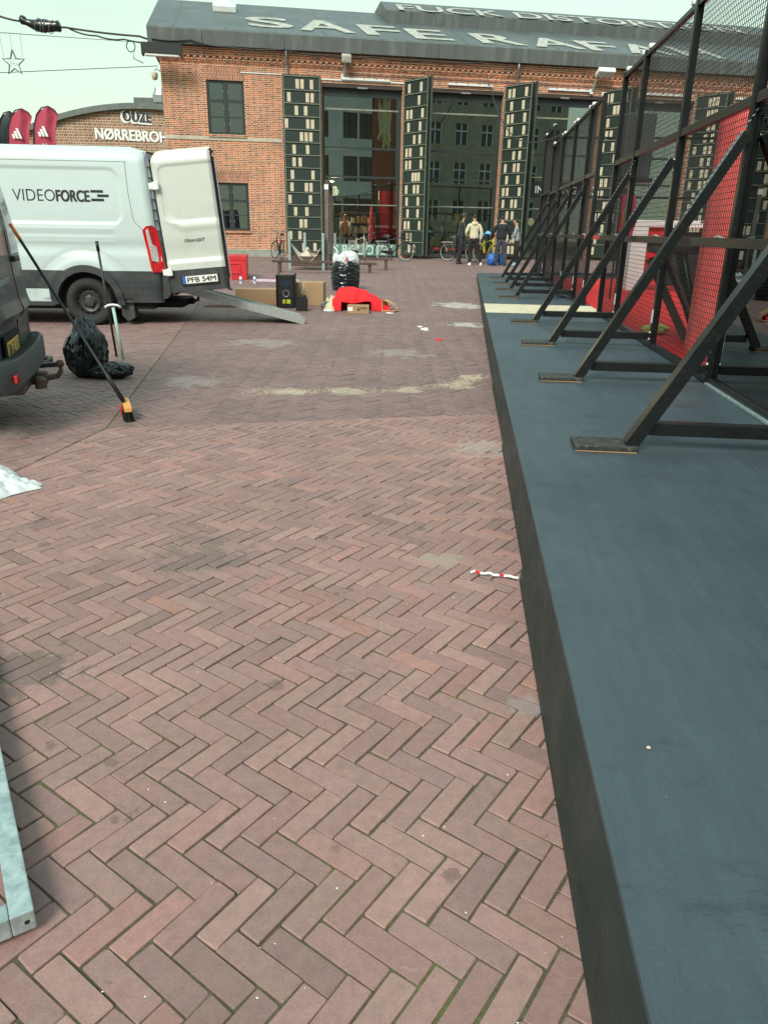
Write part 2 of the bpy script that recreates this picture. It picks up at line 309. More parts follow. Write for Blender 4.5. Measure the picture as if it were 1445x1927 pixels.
        q1 = rng_(ln_.outputs['Value'], sr_*.25, sr_, .22, -.12); q2 = N(n, 'ShaderNodeMath', operation='ADD'); l.new(q1, q2.inputs[0]); nn = noise_(5.5 if sr_ < .5 else 3.5, 8, .72); l.new(nn.outputs[0], q2.inputs[1])
        mix(rng_(q2.outputs[0], .61, .68, 0, sa_), sc_)
    # speckle
    v2 = N(n, 'ShaderNodeTexVoronoi'); v2.inputs['Scale'].default_value = 26; l.new(t.outputs['Object'], v2.inputs['Vector']); s2 = N(n, 'ShaderNodeSeparateColor'); l.new(v2.outputs['Color'], s2.inputs[0])
    mix(mul(rng_(v2.outputs['Distance'], .035, .06, 1, 0), rng_(s2.outputs[1], .9, .93, 0, .8)), (.6, .56, .5))
    l.new(cur, b.inputs['Base Color'])
    l.new(rng_(med.outputs[0], .3, .7, .62, .85), b.inputs['Roughness'])
    ad = N(n, 'ShaderNodeMath', operation='ADD'); l.new(med.outputs[0], ad.inputs[0]); l.new(mul(fine.outputs[0], fine.outputs[0]), ad.inputs[1])
    bp = N(n, 'ShaderNodeBump'); bp.inputs['Strength'].default_value = .35; bp.inputs['Distance'].default_value = .004; l.new(ad.outputs[0], bp.inputs['Height']); l.new(bp.outputs[0], b.inputs['Normal'])
    return m
tag(mb.build('ground', joint_mat()), kind='structure')
J = Vector((-2.21, 5.70))
def hp(p, q):   # half plane left of p->q : returns (n, d) with n.x - d >= 0 inside
    p = Vector(p); q = Vector(q); e = (q-p).normalized(); n_ = Vector((-e.y, e.x)); return (n_, n_.dot(p)+.007)
A_low = hp((-2.9, 1.45), (-2.21, 5.70)); A_up = hp((-2.21, 5.70), (-4.38, 18.8)); B_ = hp((-2.21, 5.70), (.99, 6.43))
neg = lambda h: (-h[0], -h[1]+.014)
HY = (Vector((0, 1)), 5.7-.0); HYn = (Vector((0, -1)), -5.7)
zones = [([neg(A_low), neg(B_)], -35.5, 0.0, (0.31, .12)), ([B_, neg(A_up)], 45.0, 1.0, (.11, .02)), ([A_up, HY], -38.0, .55, (.05, .14)), ([A_low, HYn], -38.0, .55, (.05, .14))]
V = []; F = []; RN = []; Lb, Wb, gap = .204, .068, .0060
def clip(poly, h):
    n_, d = h; out = []
    for i in range(len(poly)):
        a, b = poly[i], poly[(i+1) % len(poly)]; da = n_.dot(a)-d; db = n_.dot(b)-d
        if da >= 0: out.append(a)
        if (da >= 0) != (db >= 0): out.append(a+(b-a)*(da/(da-db)))
    return out
def addbrick(poly, rn, Y):
    global V, F, RN
    n_ = len(poly); c = sum(poly, Vector((0, 0)))/n_
    if Y < 20:
        dz = random.gauss(0, .0011); tx = random.gauss(0, .006); ty = random.gauss(0, .006); ins = .0028
    else: dz = tx = ty = 0; ins = .004
    inn = [p+(c-p).normalized()*ins*1.25 for p in poly]; b = len(V); zc = dz
    zf = lambda p: gz(p.y)+dz+tx*(p.x-c.x)+ty*(p.y-c.y)
    V += [(p.x, p.y, zf(p)) for p in inn]; F.append(tuple(range(b, b+n_))); RN.append(rn)
    V += [(p.x, p.y, zf(p)-.0022) for p in poly]
    for i in range(n_): F.append((b+i, b+n_+i, b+n_+(i+1) % n_, b+(i+1) % n_)); RN.append(rn)
    if Y < 20:
        V += [(p.x, p.y, gz(p.y)-.012) for p in poly]
        for i in range(n_): F.append((b+n_+i, b+2*n_+i, b+2*n_+(i+1) % n_, b+n_+(i+1) % n_)); RN.append(rn)
for hs, ang, zn, off in zones:
    ca, sa = math.cos(R(ang)), math.sin(R(ang)); ex = Vector((ca, sa)); ey = Vector((-sa, ca))
    G_ = 620
    K = np.arange(-G_, G_+1)
    ii, jj = np.meshgrid(K, np.arange(-G_//3, G_//3+1)); ii = ii.ravel(); jj = jj.ravel()
    for kind in (0, 1):
        if kind == 0: cx = ii+3*jj+1.5; cy = ii-3*jj+.5
        else: cx = ii+3+3*jj+.5; cy = ii+1-3-3*jj+1.5
        cx = cx*Wb; cy = cy*Wb; X = cx*ca-cy*sa+off[0]; Y = cx*sa+cy*ca+off[1]
        ok = (Y > .35) & (Y < 35.8) & (X > -.58*Y-1.3) & (np.where(Y < 23.4, X < .351+.0994*Y+.12, X < .37*Y+1.5))
        for h in hs: ok &= (h[0].x*X+h[0].y*Y-h[1]) > -.11
        for x, y in zip(X[ok], Y[ok]):
            rot = random.gauss(0, .009); lx, ly = (Lb-gap+random.gauss(0, .0012), Wb-gap+random.gauss(0, .001)) if kind == 0 else (Wb-gap+random.gauss(0, .001), Lb-gap+random.gauss(0, .0012))
            if y > 20: rot = 0
            wob = Vector((nz(x*.7, y*.7, 1.3)*.012, nz(x*.7, y*.7, 7.3)*.012)); c = Vector((x, y))+wob
            e1 = ex*math.cos(rot)+ey*math.sin(rot); e2 = -ex*math.sin(rot)+ey*math.cos(rot)
            if y < 9:      # worn, slightly rounded corners
                cc = random.uniform(.003, .007)/2; poly = []
                for a, b in ((-1, -1), (1, -1), (1, 1), (-1, 1)):
                    jx, jy = random.gauss(0, .0011), random.gauss(0, .0011); ax, ay = lx/2*a+jx, ly/2*b+jy; k = cc*random.choice((1, 1, 1, 1.8))
                    c1_, c2_ = c+e1*(ax-a*k)+e2*ay, c+e1*ax+e2*(ay-b*k); poly += [c2_, c1_] if a*b > 0 else [c1_, c2_]
                poly = poly[::-1] if False else poly
            else: poly = [c+e1*(lx/2*a)+e2*(ly/2*b) for a, b in ((-1, -1), (1, -1), (1, 1), (-1, 1))]
            for h in hs:
                if any(h[0].dot(p)-h[1] < 0 for p in poly):
                    poly = clip(poly, h)
                    if len(poly) < 3: break
            if len(poly) < 3: continue
            addbrick(poly, (random.random(), zn, random.random()), y)
me = bpy.data.meshes.new('brick_paving'); me.from_pydata(V, [], F); me.update()
a_ = me.attributes.new('rnd', 'FLOAT_COLOR', 'FACE'); a_.data.foreach_set('color', np.array([(r[0], r[1], r[2], 1) for r in RN], dtype=np.float32).ravel())
me.materials.append(paver_mat()); pv = bpy.data.objects.new('brick_paving', me); COL.objects.link(pv); tag(pv, kind='structure')
del V, F, RN
# sand swept into a line, and other grains lying on the paving
def grains(name, label, pts, sz, m, cat):
    mb = MB()
    for (x, y) in pts:
        s_ = random.uniform(*sz); a = random.random()*6.3; z = gz(y)+.001
        c1, s1 = math.cos(a)*s_, math.sin(a)*s_; h = s_*random.uniform(.3, .8)
        mb.add([(x+c1, y+s1, z), (x-s1*.8, y+c1*.8, z), (x-c1, y-s1, z), (x+s1*.7, y-c1*.7, z), (x, y, z+h)], [(0, 1, 4), (1, 2, 4), (2, 3, 4), (3, 0, 4)])
    o = mb.build(name, m); tag(o, label, cat, kind='stuff'); return o
sandc = [(-1.35, 7.16), (-.9, 7.2), (-.3, 7.28), (.1, 7.33), (.45, 7.55), (.75, 7.75), (1.05, 8.25)]
pts = []
for _ in range(4200):
    t_ = random.random()*(len(sandc)-1); i = int(t_); f = t_-i; x = sandc[i][0]*(1-f)+sandc[i+1][0]*f; y = sandc[i][1]*(1-f)+sandc[i+1][1]*f
    s_ = .06+.16*abs(nz(x, 0, 3, 2))
    if nz(x, 5, 1, 1.6) < random.uniform(-.5, .25): continue
    pts.append((x+random.gauss(0, .05), y+random.gauss(0, s_)))
for (cx, cy, sx, sy, k) in [(1.75, 15.8, .35, .22, 500), (1.5, 13.0, .25, .12, 300), (-.95, 8.6, .3, .12, 160), (-2.2, 21.2, .8, .35, 500), (-.2, 20.0, .35, .35, 300), (.2, 8.3, .5, .3, 200), (.85, 5.6, .2, .3, 160), (0, 8, 1.4, 1.6, 200)]:
    pts += [(random.gauss(cx, sx), random.gauss(cy, sy)) for _ in range(k)]
M_['sand'] = mat('dry sand', (.50, .43, .30), .95, col2=(.6, .54, .42), vs=30)
grains('sand_streak', 'thin pale streak of sand swept across the brick paving', [p for p in pts if p[0] < .351+.0994*p[1]-.03], (.002, .006), M_['sand'], 'sand')
pts = [(random.uniform(-.5*y-.3, .3+.09*y), y) for y in [random.uniform(.8, 26)**1.0 for _ in range(420)]]
M_['chip'] = mat('white paper chips', (.75, .74, .7), .8)
grains('litter_chips', 'tiny white chips and crumbs scattered over the paving', pts, (.0015, .004), M_['chip'], 'litter')
# ================================================================ platform
PHI = math.atan(.0994); ORI = (.351, 0, 0)
def PT(s, t, z=0):   # platform coordinates -> world
    return Vector((ORI[0]+s*math.cos(PHI)+t*math.sin(PHI), -s*math.sin(PHI)+t*math.cos(PHI), z))
ZP = .35
plat = thing('stage_platform', 'long low dark blue grey plywood platform carrying the mesh cage', 'platform', ORI, -PHI)
def deck_mat(name, c1, c2, ply=False):
    m, n, b = newmat(name); l = n.links; t = N(n, 'ShaderNodeTexCoord')
    def no(sc, det, ro, st=None):
        q = N(n, 'ShaderNodeTexNoise'); q.inputs['Scale'].default_value = sc; q.inputs['Detail'].default_value = det; q.inputs['Roughness'].default_value = ro
        src = t.outputs['Object']
        if st: mp = N(n, 'ShaderNodeMapping'); mp.inputs['Scale'].default_value = st; l.new(src, mp.inputs[0]); src = mp.outputs[0]
        l.new(src, q.inputs[0]); return q.outputs[0]
    def rg(s_, a, b_, c=0., d=1.):
        q = N(n, 'ShaderNodeMapRange'); q.inputs[1].default_value = a; q.inputs[2].default_value = b_; q.inputs[3].default_value = c; q.inputs[4].default_value = d; l.new(s_, q.inputs[0]); return q.outputs[0]
    cur = None
    q = N(n, 'ShaderNodeMixRGB'); l.new(rg(no(1.1, 7, .62, (1, .55, 1)), .35, .65), q.inputs[0]); q.inputs[1].default_value = (*c1, 1); q.inputs[2].default_value = (*c2, 1); cur = q.outputs[0]
    def mix(f, c):
        nonlocal cur
        q = N(n, 'ShaderNodeMixRGB'); l.new(f, q.inputs[0]); l.new(cur, q.inputs[1]); q.inputs[2].default_value = (*c, 1); cur = q.outputs[0]
    if not ply:
        mix(rg(no(2.4, 12, .82, (.6, 1.9, 1)), .56, .66, 0, .6), (c1[0]*.42, c1[1]*.45, c1[2]*.47))
        mix(rg(no(3.4, 12, .85, (1.3, .8, 1)), .55, .72, 0, .5), (c2[0]*1.5, c2[1]*1.5, c2[2]*1.45))
        v = N(n, 'ShaderNodeTexVoronoi'); v.inputs['Scale'].default_value = 26; l.new(t.outputs['Object'], v.inputs['Vector']); s2 = N(n, 'ShaderNodeSeparateColor'); l.new(v.outputs['Color'], s2.inputs[0])
        mu = N(n, 'ShaderNodeMath', operation='MULTIPLY'); l.new(rg(v.outputs['Distance'], .035, .06, 1, 0), mu.inputs[0]); l.new(rg(s2.outputs[0], .70, .75, 0, .4), mu.inputs[1]); mix(mu.outputs[0], (.32, .33, .32))
    else:
        mix(rg(no(3, 8, .7, (.5, 7, 1)), .5, .75, 0, .5), (.42, .33, .2))
    rl_ = N(n, 'ShaderNodeMixRGB', blend_type='MULTIPLY'); rl_.inputs[0].default_value = 1; l.new(cur, rl_.inputs[1]); l.new(rg(no(7, 5, .6, (3.5, .35, 1)), .3, .7, .90, 1.10), rl_.inputs[2]); cur = rl_.outputs[0]
    fi = N(n, 'ShaderNodeMixRGB', blend_type='MULTIPLY'); fi.inputs[0].default_value = 1; l.new(cur, fi.inputs[1]); l.new(rg(no(140, 3, .6), .3, .7, .88, 1.12), fi.inputs[2])
    l.new(fi.outputs[0], b.inputs['Base Color']); l.new(rg(no(4, 6, .7), .35, .7, .40, .62), b.inputs['Roughness'])
    bp = N(n, 'ShaderNodeBump'); bp.inputs['Strength'].default_value = .25; bp.inputs['Distance'].default_value = .004; l.new(no(90, 5, .6), bp.inputs['Height']); l.new(bp.outputs[0], b.inputs['Normal'])
    return m
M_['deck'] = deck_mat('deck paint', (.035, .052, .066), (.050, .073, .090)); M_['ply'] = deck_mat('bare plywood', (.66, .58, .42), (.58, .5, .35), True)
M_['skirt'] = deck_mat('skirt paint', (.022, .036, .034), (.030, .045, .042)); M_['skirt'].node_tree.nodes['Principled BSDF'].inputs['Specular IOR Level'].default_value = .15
seams = [-3.0, -1.61, 3.27, 5.7, 8.15, 10.0, 11.72, 13.2, 15.6, 18.0, 20.5, 23.3]
for i, (a, b) in enumerate(zip(seams[:-1], seams[1:])):
    p = abs(a-11.72) < .01
    for k, (s0, s1) in enumerate([(0, 1.22), (1.22, 2.44)] if not p else [(0, 2.44)]):
        mb = MB().bbox((s0+(.0012 if s0 else 0), a+.0014, ZP-.018), (s1-.0012, b-.0014, ZP+(.0015 if p else random.uniform(-.0003, .0003))), .0016)
        o = mb.build('plywood_strip' if p else 'deck_panel', M_['ply'] if p else M_['deck'], plat)
        if p: o['label'] = 'unpainted pale plywood strip across the deck'
mb = MB()
for s0, s1 in [(2.44, 5.2), (5.2, 8.0), (8.0, 11)]: mb.box((s0+.002, -3, ZP-.018), (s1-.002, 23.3, ZP-.001))
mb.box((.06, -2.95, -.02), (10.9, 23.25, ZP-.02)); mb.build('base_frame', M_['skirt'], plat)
sk = [(-3.0, -.75, 0, 0), (-.75, .7, .0, 0), (.7, 3.07, .012, .03), (3.07, 5.33, .004, .012), (5.33, 7.7, .0, .012), (7.7, 10.1, .002, .004), (10.1, 12.5, .0, .006), (12.5, 15, 0, .003), (15, 17.5, 0, 0), (17.5, 20, 0, 0), (20, 23.3, 0, 0)]
for i, (a, b, o0, o1) in enumerate(sk):
    mb = MB(); g = .004
    z0 = .004+min(gz(a), gz(b))*0; z1 = ZP-.019; th = .012
    vs = []
    for t_, o_ in ((a+g, o0), (b-g, o1)):
        vs += [(-th-o_, t_, z0), (-o_, t_, z0), (0.0, t_, z1), (-th, t_, z1)]
    vs = [(x+.012, y, z) for x, y, z in vs]
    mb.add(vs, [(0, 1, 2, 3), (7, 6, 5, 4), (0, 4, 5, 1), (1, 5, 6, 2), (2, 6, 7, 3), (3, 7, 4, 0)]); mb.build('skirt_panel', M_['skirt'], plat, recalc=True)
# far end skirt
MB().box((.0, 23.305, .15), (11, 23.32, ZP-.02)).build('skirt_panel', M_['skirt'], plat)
# red turf court laid on the deck, inside the cage
o = MB().bbox((1.80, 6.45, ZP+.001), (10.9, 21.5, ZP+.012), .003).build('court_turf', M_['redcarpet']); o.location = ORI; o.rotation_euler = (0, 0, -PHI)
tag(o, 'bright red turf carpet covering the court inside the mesh cage', 'carpet')
o = MB().bbox((1.80, -2.9, ZP+.001), (10.9, 6.44, ZP+.008), .002).build('floor_mat', mat('dark rubber floor', (.05, .052, .055), .6, var=.3)); o.location = ORI; o.rotation_euler = (0, 0, -PHI)
tag(o, 'dark grey rubber floor behind the glass pane at the right edge', 'mat')
# ================================================================ cage fence
SF = 1.70
posts = [-1.9, .15, 2.2, 4.25, 6.3, 8.35, 10.5, 11.8, 13.42, 14.72, 16.68, 18.65, 20.75]
ZT, ZM, ZC = 3.55, 2.47, 1.45
labels_bay = {3: 'nearest cage bay with a tall glass pane, cut by the right edge', 4: 'cage bay with the red fabric column close behind its mesh', 5: 'cage bay second beyond the glass pane, with black wire mesh',
  6: 'narrow cage bay just before the gap in the mesh fence', 8: 'narrow cage bay just beyond the gap in the fence, without its own wide brace', 9: 'cage bay between the gap and the far end, nearest of the three wide far bays',
  10: 'middle one of the three wide far cage bays', 11: 'last low cage bay before the taller far corner panel'}
M_['wire2'] = mat('black welded mesh', (.012, .014, .014), .5)
def bay(i, t0, t1, zt=ZT, glass=False, label='', first=False, hang_first=True):
    th = thing('fence_bay', label, 'fence', PT(SF, t0), -PHI, 'bays of the black mesh cage')
    w_ = t1-t0; P = .07; z0 = ZP+.004
    MB().bbox((-P/2, -P/2, z0), (P/2, P/2, zt+.02), .006).build('post', M_['black'], th)
    if first: MB().bbox((-P/2, w_-P/2, z0), (P/2, w_+P/2, zt+.02), .006).build('post', M_['black'], th)
    for nm, z, h in [('top_rail', zt-.03, .05), ('middle_rail', ZM-.035 if zt < 3.8 else 2.5, .07), ('bottom_rail', z0+.03, .05)]:
        MB().bbox((-.025, P/2+.001, z-h/2), (.025, w_-P/2-.001, z+h/2), .004).build(nm, M_['black'], th)
    # mesh : wires 5 cm apart, on the inner side
    mb = MB(); r = .0019
    y = P/2+.02
    ztop = zt-.03
    zb = (ZM+.0) if glass else z0+.05
    ys_ = np.arange(P/2+.02, w_-P/2, .0475)
    for y in ys_: mb.box((.028, y-r, zb), (.032, y+r, ztop))
    for z in np.arange(zb, ztop, .0475): mb.box((.0325, P/2, z-r), (.0365, w_-P/2, z+r))
    mb.build('wire_mesh', M_['wire2'], th)
    if glass:
        g = MB().box((.008, P/2+.012, z0+.058), (.018, w_-P/2-.012, ZM-.075)).build('glass_pane', M_['cglass'], th)
        MB().bbox((-.05, -.02, z0-.002), (.07, w_-.04, z0+.018), .004).build('floor_channel', M_['galv'], th)
    # small fittings
    mb = MB()
    for z in (z0+.09, z0+.16, ZM-.27, ZM-.37): mb.lathe([(0, .0), (.014, .0), (.014, .012), (0, .012)], 8, 0, Matrix.Translation((-P/2, 0, z)) @ Matrix.Rotation(-math.pi/2, 4, 'Y'))
    mb.build('bolt', M_['galv'], th)
    MB().bbox((-P/2-.004, -.032, z0+.26), (-P/2-.001, .032, z0+.40) if i not in () else (0, 0, 0), .001).build('white_tag', M_['white'], th)
    mb = MB()
    for q in (.16, w_-.2): mb.bbox((-.04, q-.04, zt-.005), (.04, q+.04, zt+.05), .018)
    mb.build('corner_cap', M_['white'], th)
    return th
for i in range(len(posts)-1):
    if i in (7,): continue
    t0, t1 = posts[i], posts[i+1]
    if i < 1: continue
    bay(i, t0, t1, ZT, i <= 3, labels_bay.get(i, 'glass cage bay beside the camera, outside the right edge'), first=i in (6, 11, 3))
bay(12, 20.85, 23.1, 4.0, False, 'tall far corner bay rising above the rest of the mesh fence', True)
# horizontal crash bar running along the outside of the cage
mb = MB(); mb.bbox((SF-.12, .2, ZC-.035), (SF-.06, 11.78, ZC+.035), .006); mb.bbox((SF-.12, 13.45, ZC-.035), (SF-.06, 23, ZC+.035), .006)
o = mb.build('rail_bar', M_['black']); o.location = ORI; o.rotation_euler = (0, 0, -PHI); tag(o, 'long black horizontal bar at eye height along the outside of the cage', 'rail')
mb = MB()
for t_ in posts: 
    if t_ > 1: mb.tube([(SF-.09, t_-.05, ZC+.03), (SF-.125, t_-.03, ZC+.045), (SF-.13, t_+.04, ZC+.04), (SF-.09, t_+.05, ZC+.03)], .007, 6)
mb.tube([(SF-.125, t_+.0, ZC), (SF-.14, t_+.06, ZC)], .004, 5)
c = mb.build('spring_clip', M_['galv'], o)
o = MB().bbox((SF-.115, 11.85, ZC-.03), (SF-.06, 13.4, ZC+.03), .01).build('gate_bar', M_['redp']); o.location = ORI; o.rotation_euler = (0, 0, -PHI); tag(o, 'short red bar closing the gap in the cage', 'barrier')
# far end wall and back wall of the cage, seen through the mesh
def wallbays(name, label, p0, p1, n_, zt):
    p0 = Vector(p0); p1 = Vector(p1)
    for k in range(n_):
        a = p0+(p1-p0)*(k/n_); b = p0+(p1-p0)*((k+1)/n_); d = b-a; L_ = d.length
        th = thing(name, label(k), 'fence', PT(a.x, a.y), -PHI+math.atan2(d.y, d.x), 'back bays of the black mesh cage')
        MB().bbox((-.035, -.035, ZP+.014), (.035, .035, zt), .006).build('post', M_['black'], th)
        for z in (zt-.03, ZM, ZP+.04, 1.45): MB().bbox((.036, -.025, z-.03), (L_-.036, .025, z+.03), .004).build('rail', M_['black'], th)
        mb = MB()
        for x in np.arange(.06, L_-.04, .095): mb.box((x-.002, .026, ZP+.05), (x+.002, .03, zt-.03))
        for z in np.arange(ZP+.1, zt, .095): mb.box((.036, .0305, z-.002), (L_-.036, .0345, z+.002))
        mb.build('wire_mesh', M_['wire2'], th)
ords = ['nearest the gap corner', 'second from the left corner', 'third from the left corner', 'fourth and last']
wallbays('end_fence_bay', lambda k: 'far end mesh bay of the cage, %s, before the brick hall' % ords[k], (1.76, 23.15), (10.8, 23.15), 4, 4.0)
# ---- support braces
br_t = [4.2, 6.3, 8.4, 10.5, 14.6, 16.55, 18.6, 20.75]
br_l = ['nearest black support brace, its foot plate large at the right of the platform', 'second black support brace from the camera, bolted beside the glass pane', 'third black support brace from the camera', 'fourth black support brace, in front of the bare plywood strip',
        'fifth support brace, first one beyond the plywood strip', 'sixth support brace, second beyond the plywood strip', 'seventh support brace, next to last towards the hall', 'farthest support brace, nearest to the brick hall']
M_['pad'] = mat('scuffed black plate', (.012, .015, .015), .6, col2=(.03, .033, .031), vs=8, dirt=(.22, .21, .17), ds=26, da=.5, bump=.3)
def make_brace():
    th = thing('support_brace', '', 'brace', (0, 0, 0), -PHI, 'slanting support braces of the cage')
    d0 = Vector((-1.06, 0, ZP+.055)); d1 = Vector((-.055, -.055, 2.20)); d0.y = -.055
    o = MB(); 
    dv = (d1-d0).normalized(); up = Vector((0, 1, 0)).cross(dv)
    o.beam(d0-dv*.02, d1, .088, .072, up=(0, 0, 1)); o.build('diagonal_bar', M_['black'], th)
    mb = MB()     # perforated light strip on the upper face of the bar
    nrm = Vector((-dv.z, 0, dv.x))
    for k in range(22):
        q = d0+dv*(1.42+k*.042); M = frame(q+nrm*.0368, dv, (0, 1, 0)); mb.box((-.008, -.026, -.001), (.008, .026, .0008), 0, M)
    mb.build('slot_row', M_['steel'], th)
    MB().bbox((-.97, -.032, ZP+.085), (-.04, .032, ZP+.16), .006).build('strut', M_['black'], th)
    MB().bbox((-1.385, -.13, ZP+.010), (-1.035, .07, ZP+.040), .006).build('foot_plate', M_['pad'], th)
    MB().bbox((-1.38, -.125, ZP+.001), (-1.04, .066, ZP+.0095), .002).build('plywood_pad', M_['card'], th)
    mb = MB()
    for q in (d0+dv*.09, d0+dv*.13, d0+dv*.55, d1-dv*.06, d1-dv*.16): mb.lathe([(0, 0), (.011, 0), (.011, .01), (0, .01)], 8, 0, Matrix.Translation(q+Vector((0, -.026, 0))) @ Matrix.Rotation(math.pi/2, 4, 'X'))
    mb.build('bolt', M_['galv'], th); return th
b0 = make_brace()
for k, t_ in enumerate(br_t):
    b = b0 if k == 0 else copy_tree(b0)
    b.location = PT(SF, t_); b['label'] = br_l[k]
# ================================================================ brick hall
TH = R(10.3); HO = Vector((-8.7949, 32.2583, 0)); HU = Vector((math.cos(TH), math.sin(TH), 0)); HN = Vector((-math.sin(TH), math.cos(TH), 0))
def HP(u, v, z=0): return HO+HU*u+HN*v+Vector((0, 0, z))
GF = .38
hall = thing('brick_hall', 'long red brick hall with tall glass doors and white lettering on its dark roof', 'building', HO, TH)
def wallgrid(mb, u0, u1, z0, z1, holes, v0, v1, mi=0):
    us = sorted({u0, u1, *[h[0] for h in holes], *[h[1] for h in holes]}); zs = sorted({z0, z1, *[h[2] for h in holes], *[h[3] for h in holes]})
    inside = lambda u, z: any(h[0] < u < h[1] and h[2] < z < h[3] for h in holes)
    for a, b in zip(us[:-1], us[1:]):
        for c, d in zip(zs[:-1], zs[1:]):
            if inside((a+b)/2, (c+d)/2): continue
            mb.add([(a, v0, c), (b, v0, c), (b, v0, d), (a, v0, d)], [(0, 1, 2, 3)], mi); mb.add([(a, v1, c), (b, v1, c), (b, v1, d), (a, v1, d)], [(3, 2, 1, 0)], mi)
    for h in holes:
        a, b, c, d = h
        mb.add([(a, v0, c), (a, v0, d), (a, v1, d), (a, v1, c)], [(0, 1, 2, 3)], mi); mb.add([(b, v0, c), (b, v0, d), (b, v1, d), (b, v1, c)], [(3, 2, 1, 0)], mi)
        mb.add([(a, v0, d), (b, v0, d), (b, v1, d), (a, v1, d)], [(0, 1, 2, 3)], mi); mb.add([(a, v0, c), (b, v0, c), (b, v1, c), (a, v1, c)], [(3, 2, 1, 0)], mi)
doors = [(6.15, 9.42), (10.45, 13.68), (14.75, 17.98), (19.05, 22.28), (23.35, 26.58), (27.65, 30.9)]
ZD = 6.93; UL = 32.5
wins = [(1.67, 3.10, 4.95, 6.84), (1.67, 3.10, 1.39, 3.20)]
mb = MB(); wallgrid(mb, 0, UL, GF-.3, 7.88, wins+[(a, b, GF-.3, ZD) for a, b in doors], 0, .38)
mb.box((0, .381, GF-.3), (.38, 12, 7.88)); mb.box((UL-.38, .381, GF-.3), (UL, 12, 7.88)); mb.box((.381, 11.7, GF-.3), (UL-.381, 12, 7.88))
mb.build('wall', M_['brick'], hall)
# corbelled cornice: stepped brick courses under the eaves, with two rows of small dentils
mb = MB()
for k, (z0, z1, d) in enumerate([(7.42, 7.485, .03), (7.487, 7.55, .06), (7.62, 7.69, .085), (7.69, 7.76, .115), (7.76, 7.90, .145)]): mb.box((-.0-d, -d, z0+.0005), (UL, -.001, z1-.0005))
for u in np.arange(.05, UL, .24): mb.box((u, -.082, 7.552), (u+.12, -.0015, 7.618))
mb.build('cornice', M_['brick'], hall)
mb = MB(); mb.box((-.012, -.02, 4.735), (4.52, -.001, 4.87)); mb.build('stone_band', M_['stone'], hall)
mb = MB()
mb.box((-.03, -.05, GF-.3), (4.5, -.001, .66)); mb.box((-.03, 0, GF-.3), (-.001, 12, .66))
mb.build('plinth', M_['plinth'], hall)
for (a, b, c, d) in wins: MB().prism([(a-.02, d+.001), (b+.02, d+.001), (b+.09, d+.46), (a-.09, d+.46)], -.008, -.0005).build('flat_arch', M_['brickv'], hall)
for (a, b, c, d) in wins: MB().box((a-.02, -.07, c-.09), (b+.02, .1, c-.002)).build('sill', M_['brick'], hall)
# windows : six lights in two casements
for (a, b, c, d) in wins:
    f = MB(); v0, v1 = .06, .13
    f.box((a, v0, c), (a+.07, v1, d)); f.box((b-.07, v0, c), (b, v1, d)); f.box((a+.07, v0, c), (b-.07, v1, c+.09)); f.box((a+.07, v0, d-.09), (b-.07, v1, d))
    mu = (a+b)/2; f.box((mu-.055, v0-.01, c+.09), (mu+.055, v1-.01, d-.09))
    h = d-c
    for q, t_ in ((.63, .05), (.33, .022)):
        z = c+h*q; f.box((a+.07, v0+.005, z-t_), (mu-.055, v1-.005, z+t_)); f.box((mu+.055, v0+.005, z-t_), (b-.07, v1-.005, z+t_))
    for s0, s1 in ((a+.07, mu-.055), (mu+.055, b-.07)):
        f.box((s0, v0+.012, c+.09), (s0+.04, v1, c+h*.63-.05)); f.box((s1-.04, v0+.012, c+.09), (s1, v1, c+h*.63-.05)); f.box((s0, v0+.012, c+h*.63+.05), (s0+.04, v1, d-.09)); f.box((s1-.04, v0+.012, c+h*.63+.05), (s1, v1, d-.09))
    w_ = f.build('window', M_['frame'], hall)
    MB().box((a+.07, .1, c+.09), (b-.07, .106, d-.09)).build('pane', M_['wglass'], w_)
    mb = MB()
    for zq in (c+h*.8, c+h*.48, c+h*.2):
        mb.box((mu-.1, v0-.012, zq-.05), (mu-.085, v0+.01, zq+.05)); mb.box((mu+.085, v0-.012, zq-.05), (mu+.1, v0+.01, zq+.05))
    mb.build('window_catch', M_['steel'], w_)
# interior shell : floor, back wall, ceiling and dark partitions
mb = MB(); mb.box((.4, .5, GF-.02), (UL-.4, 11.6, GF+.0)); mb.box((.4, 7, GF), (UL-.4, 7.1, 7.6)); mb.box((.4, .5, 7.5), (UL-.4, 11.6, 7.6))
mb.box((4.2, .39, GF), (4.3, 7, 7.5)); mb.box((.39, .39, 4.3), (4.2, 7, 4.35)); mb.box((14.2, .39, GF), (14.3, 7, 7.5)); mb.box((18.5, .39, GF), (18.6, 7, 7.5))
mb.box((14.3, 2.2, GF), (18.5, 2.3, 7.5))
mb.build('interior', M_['dark'], hall)
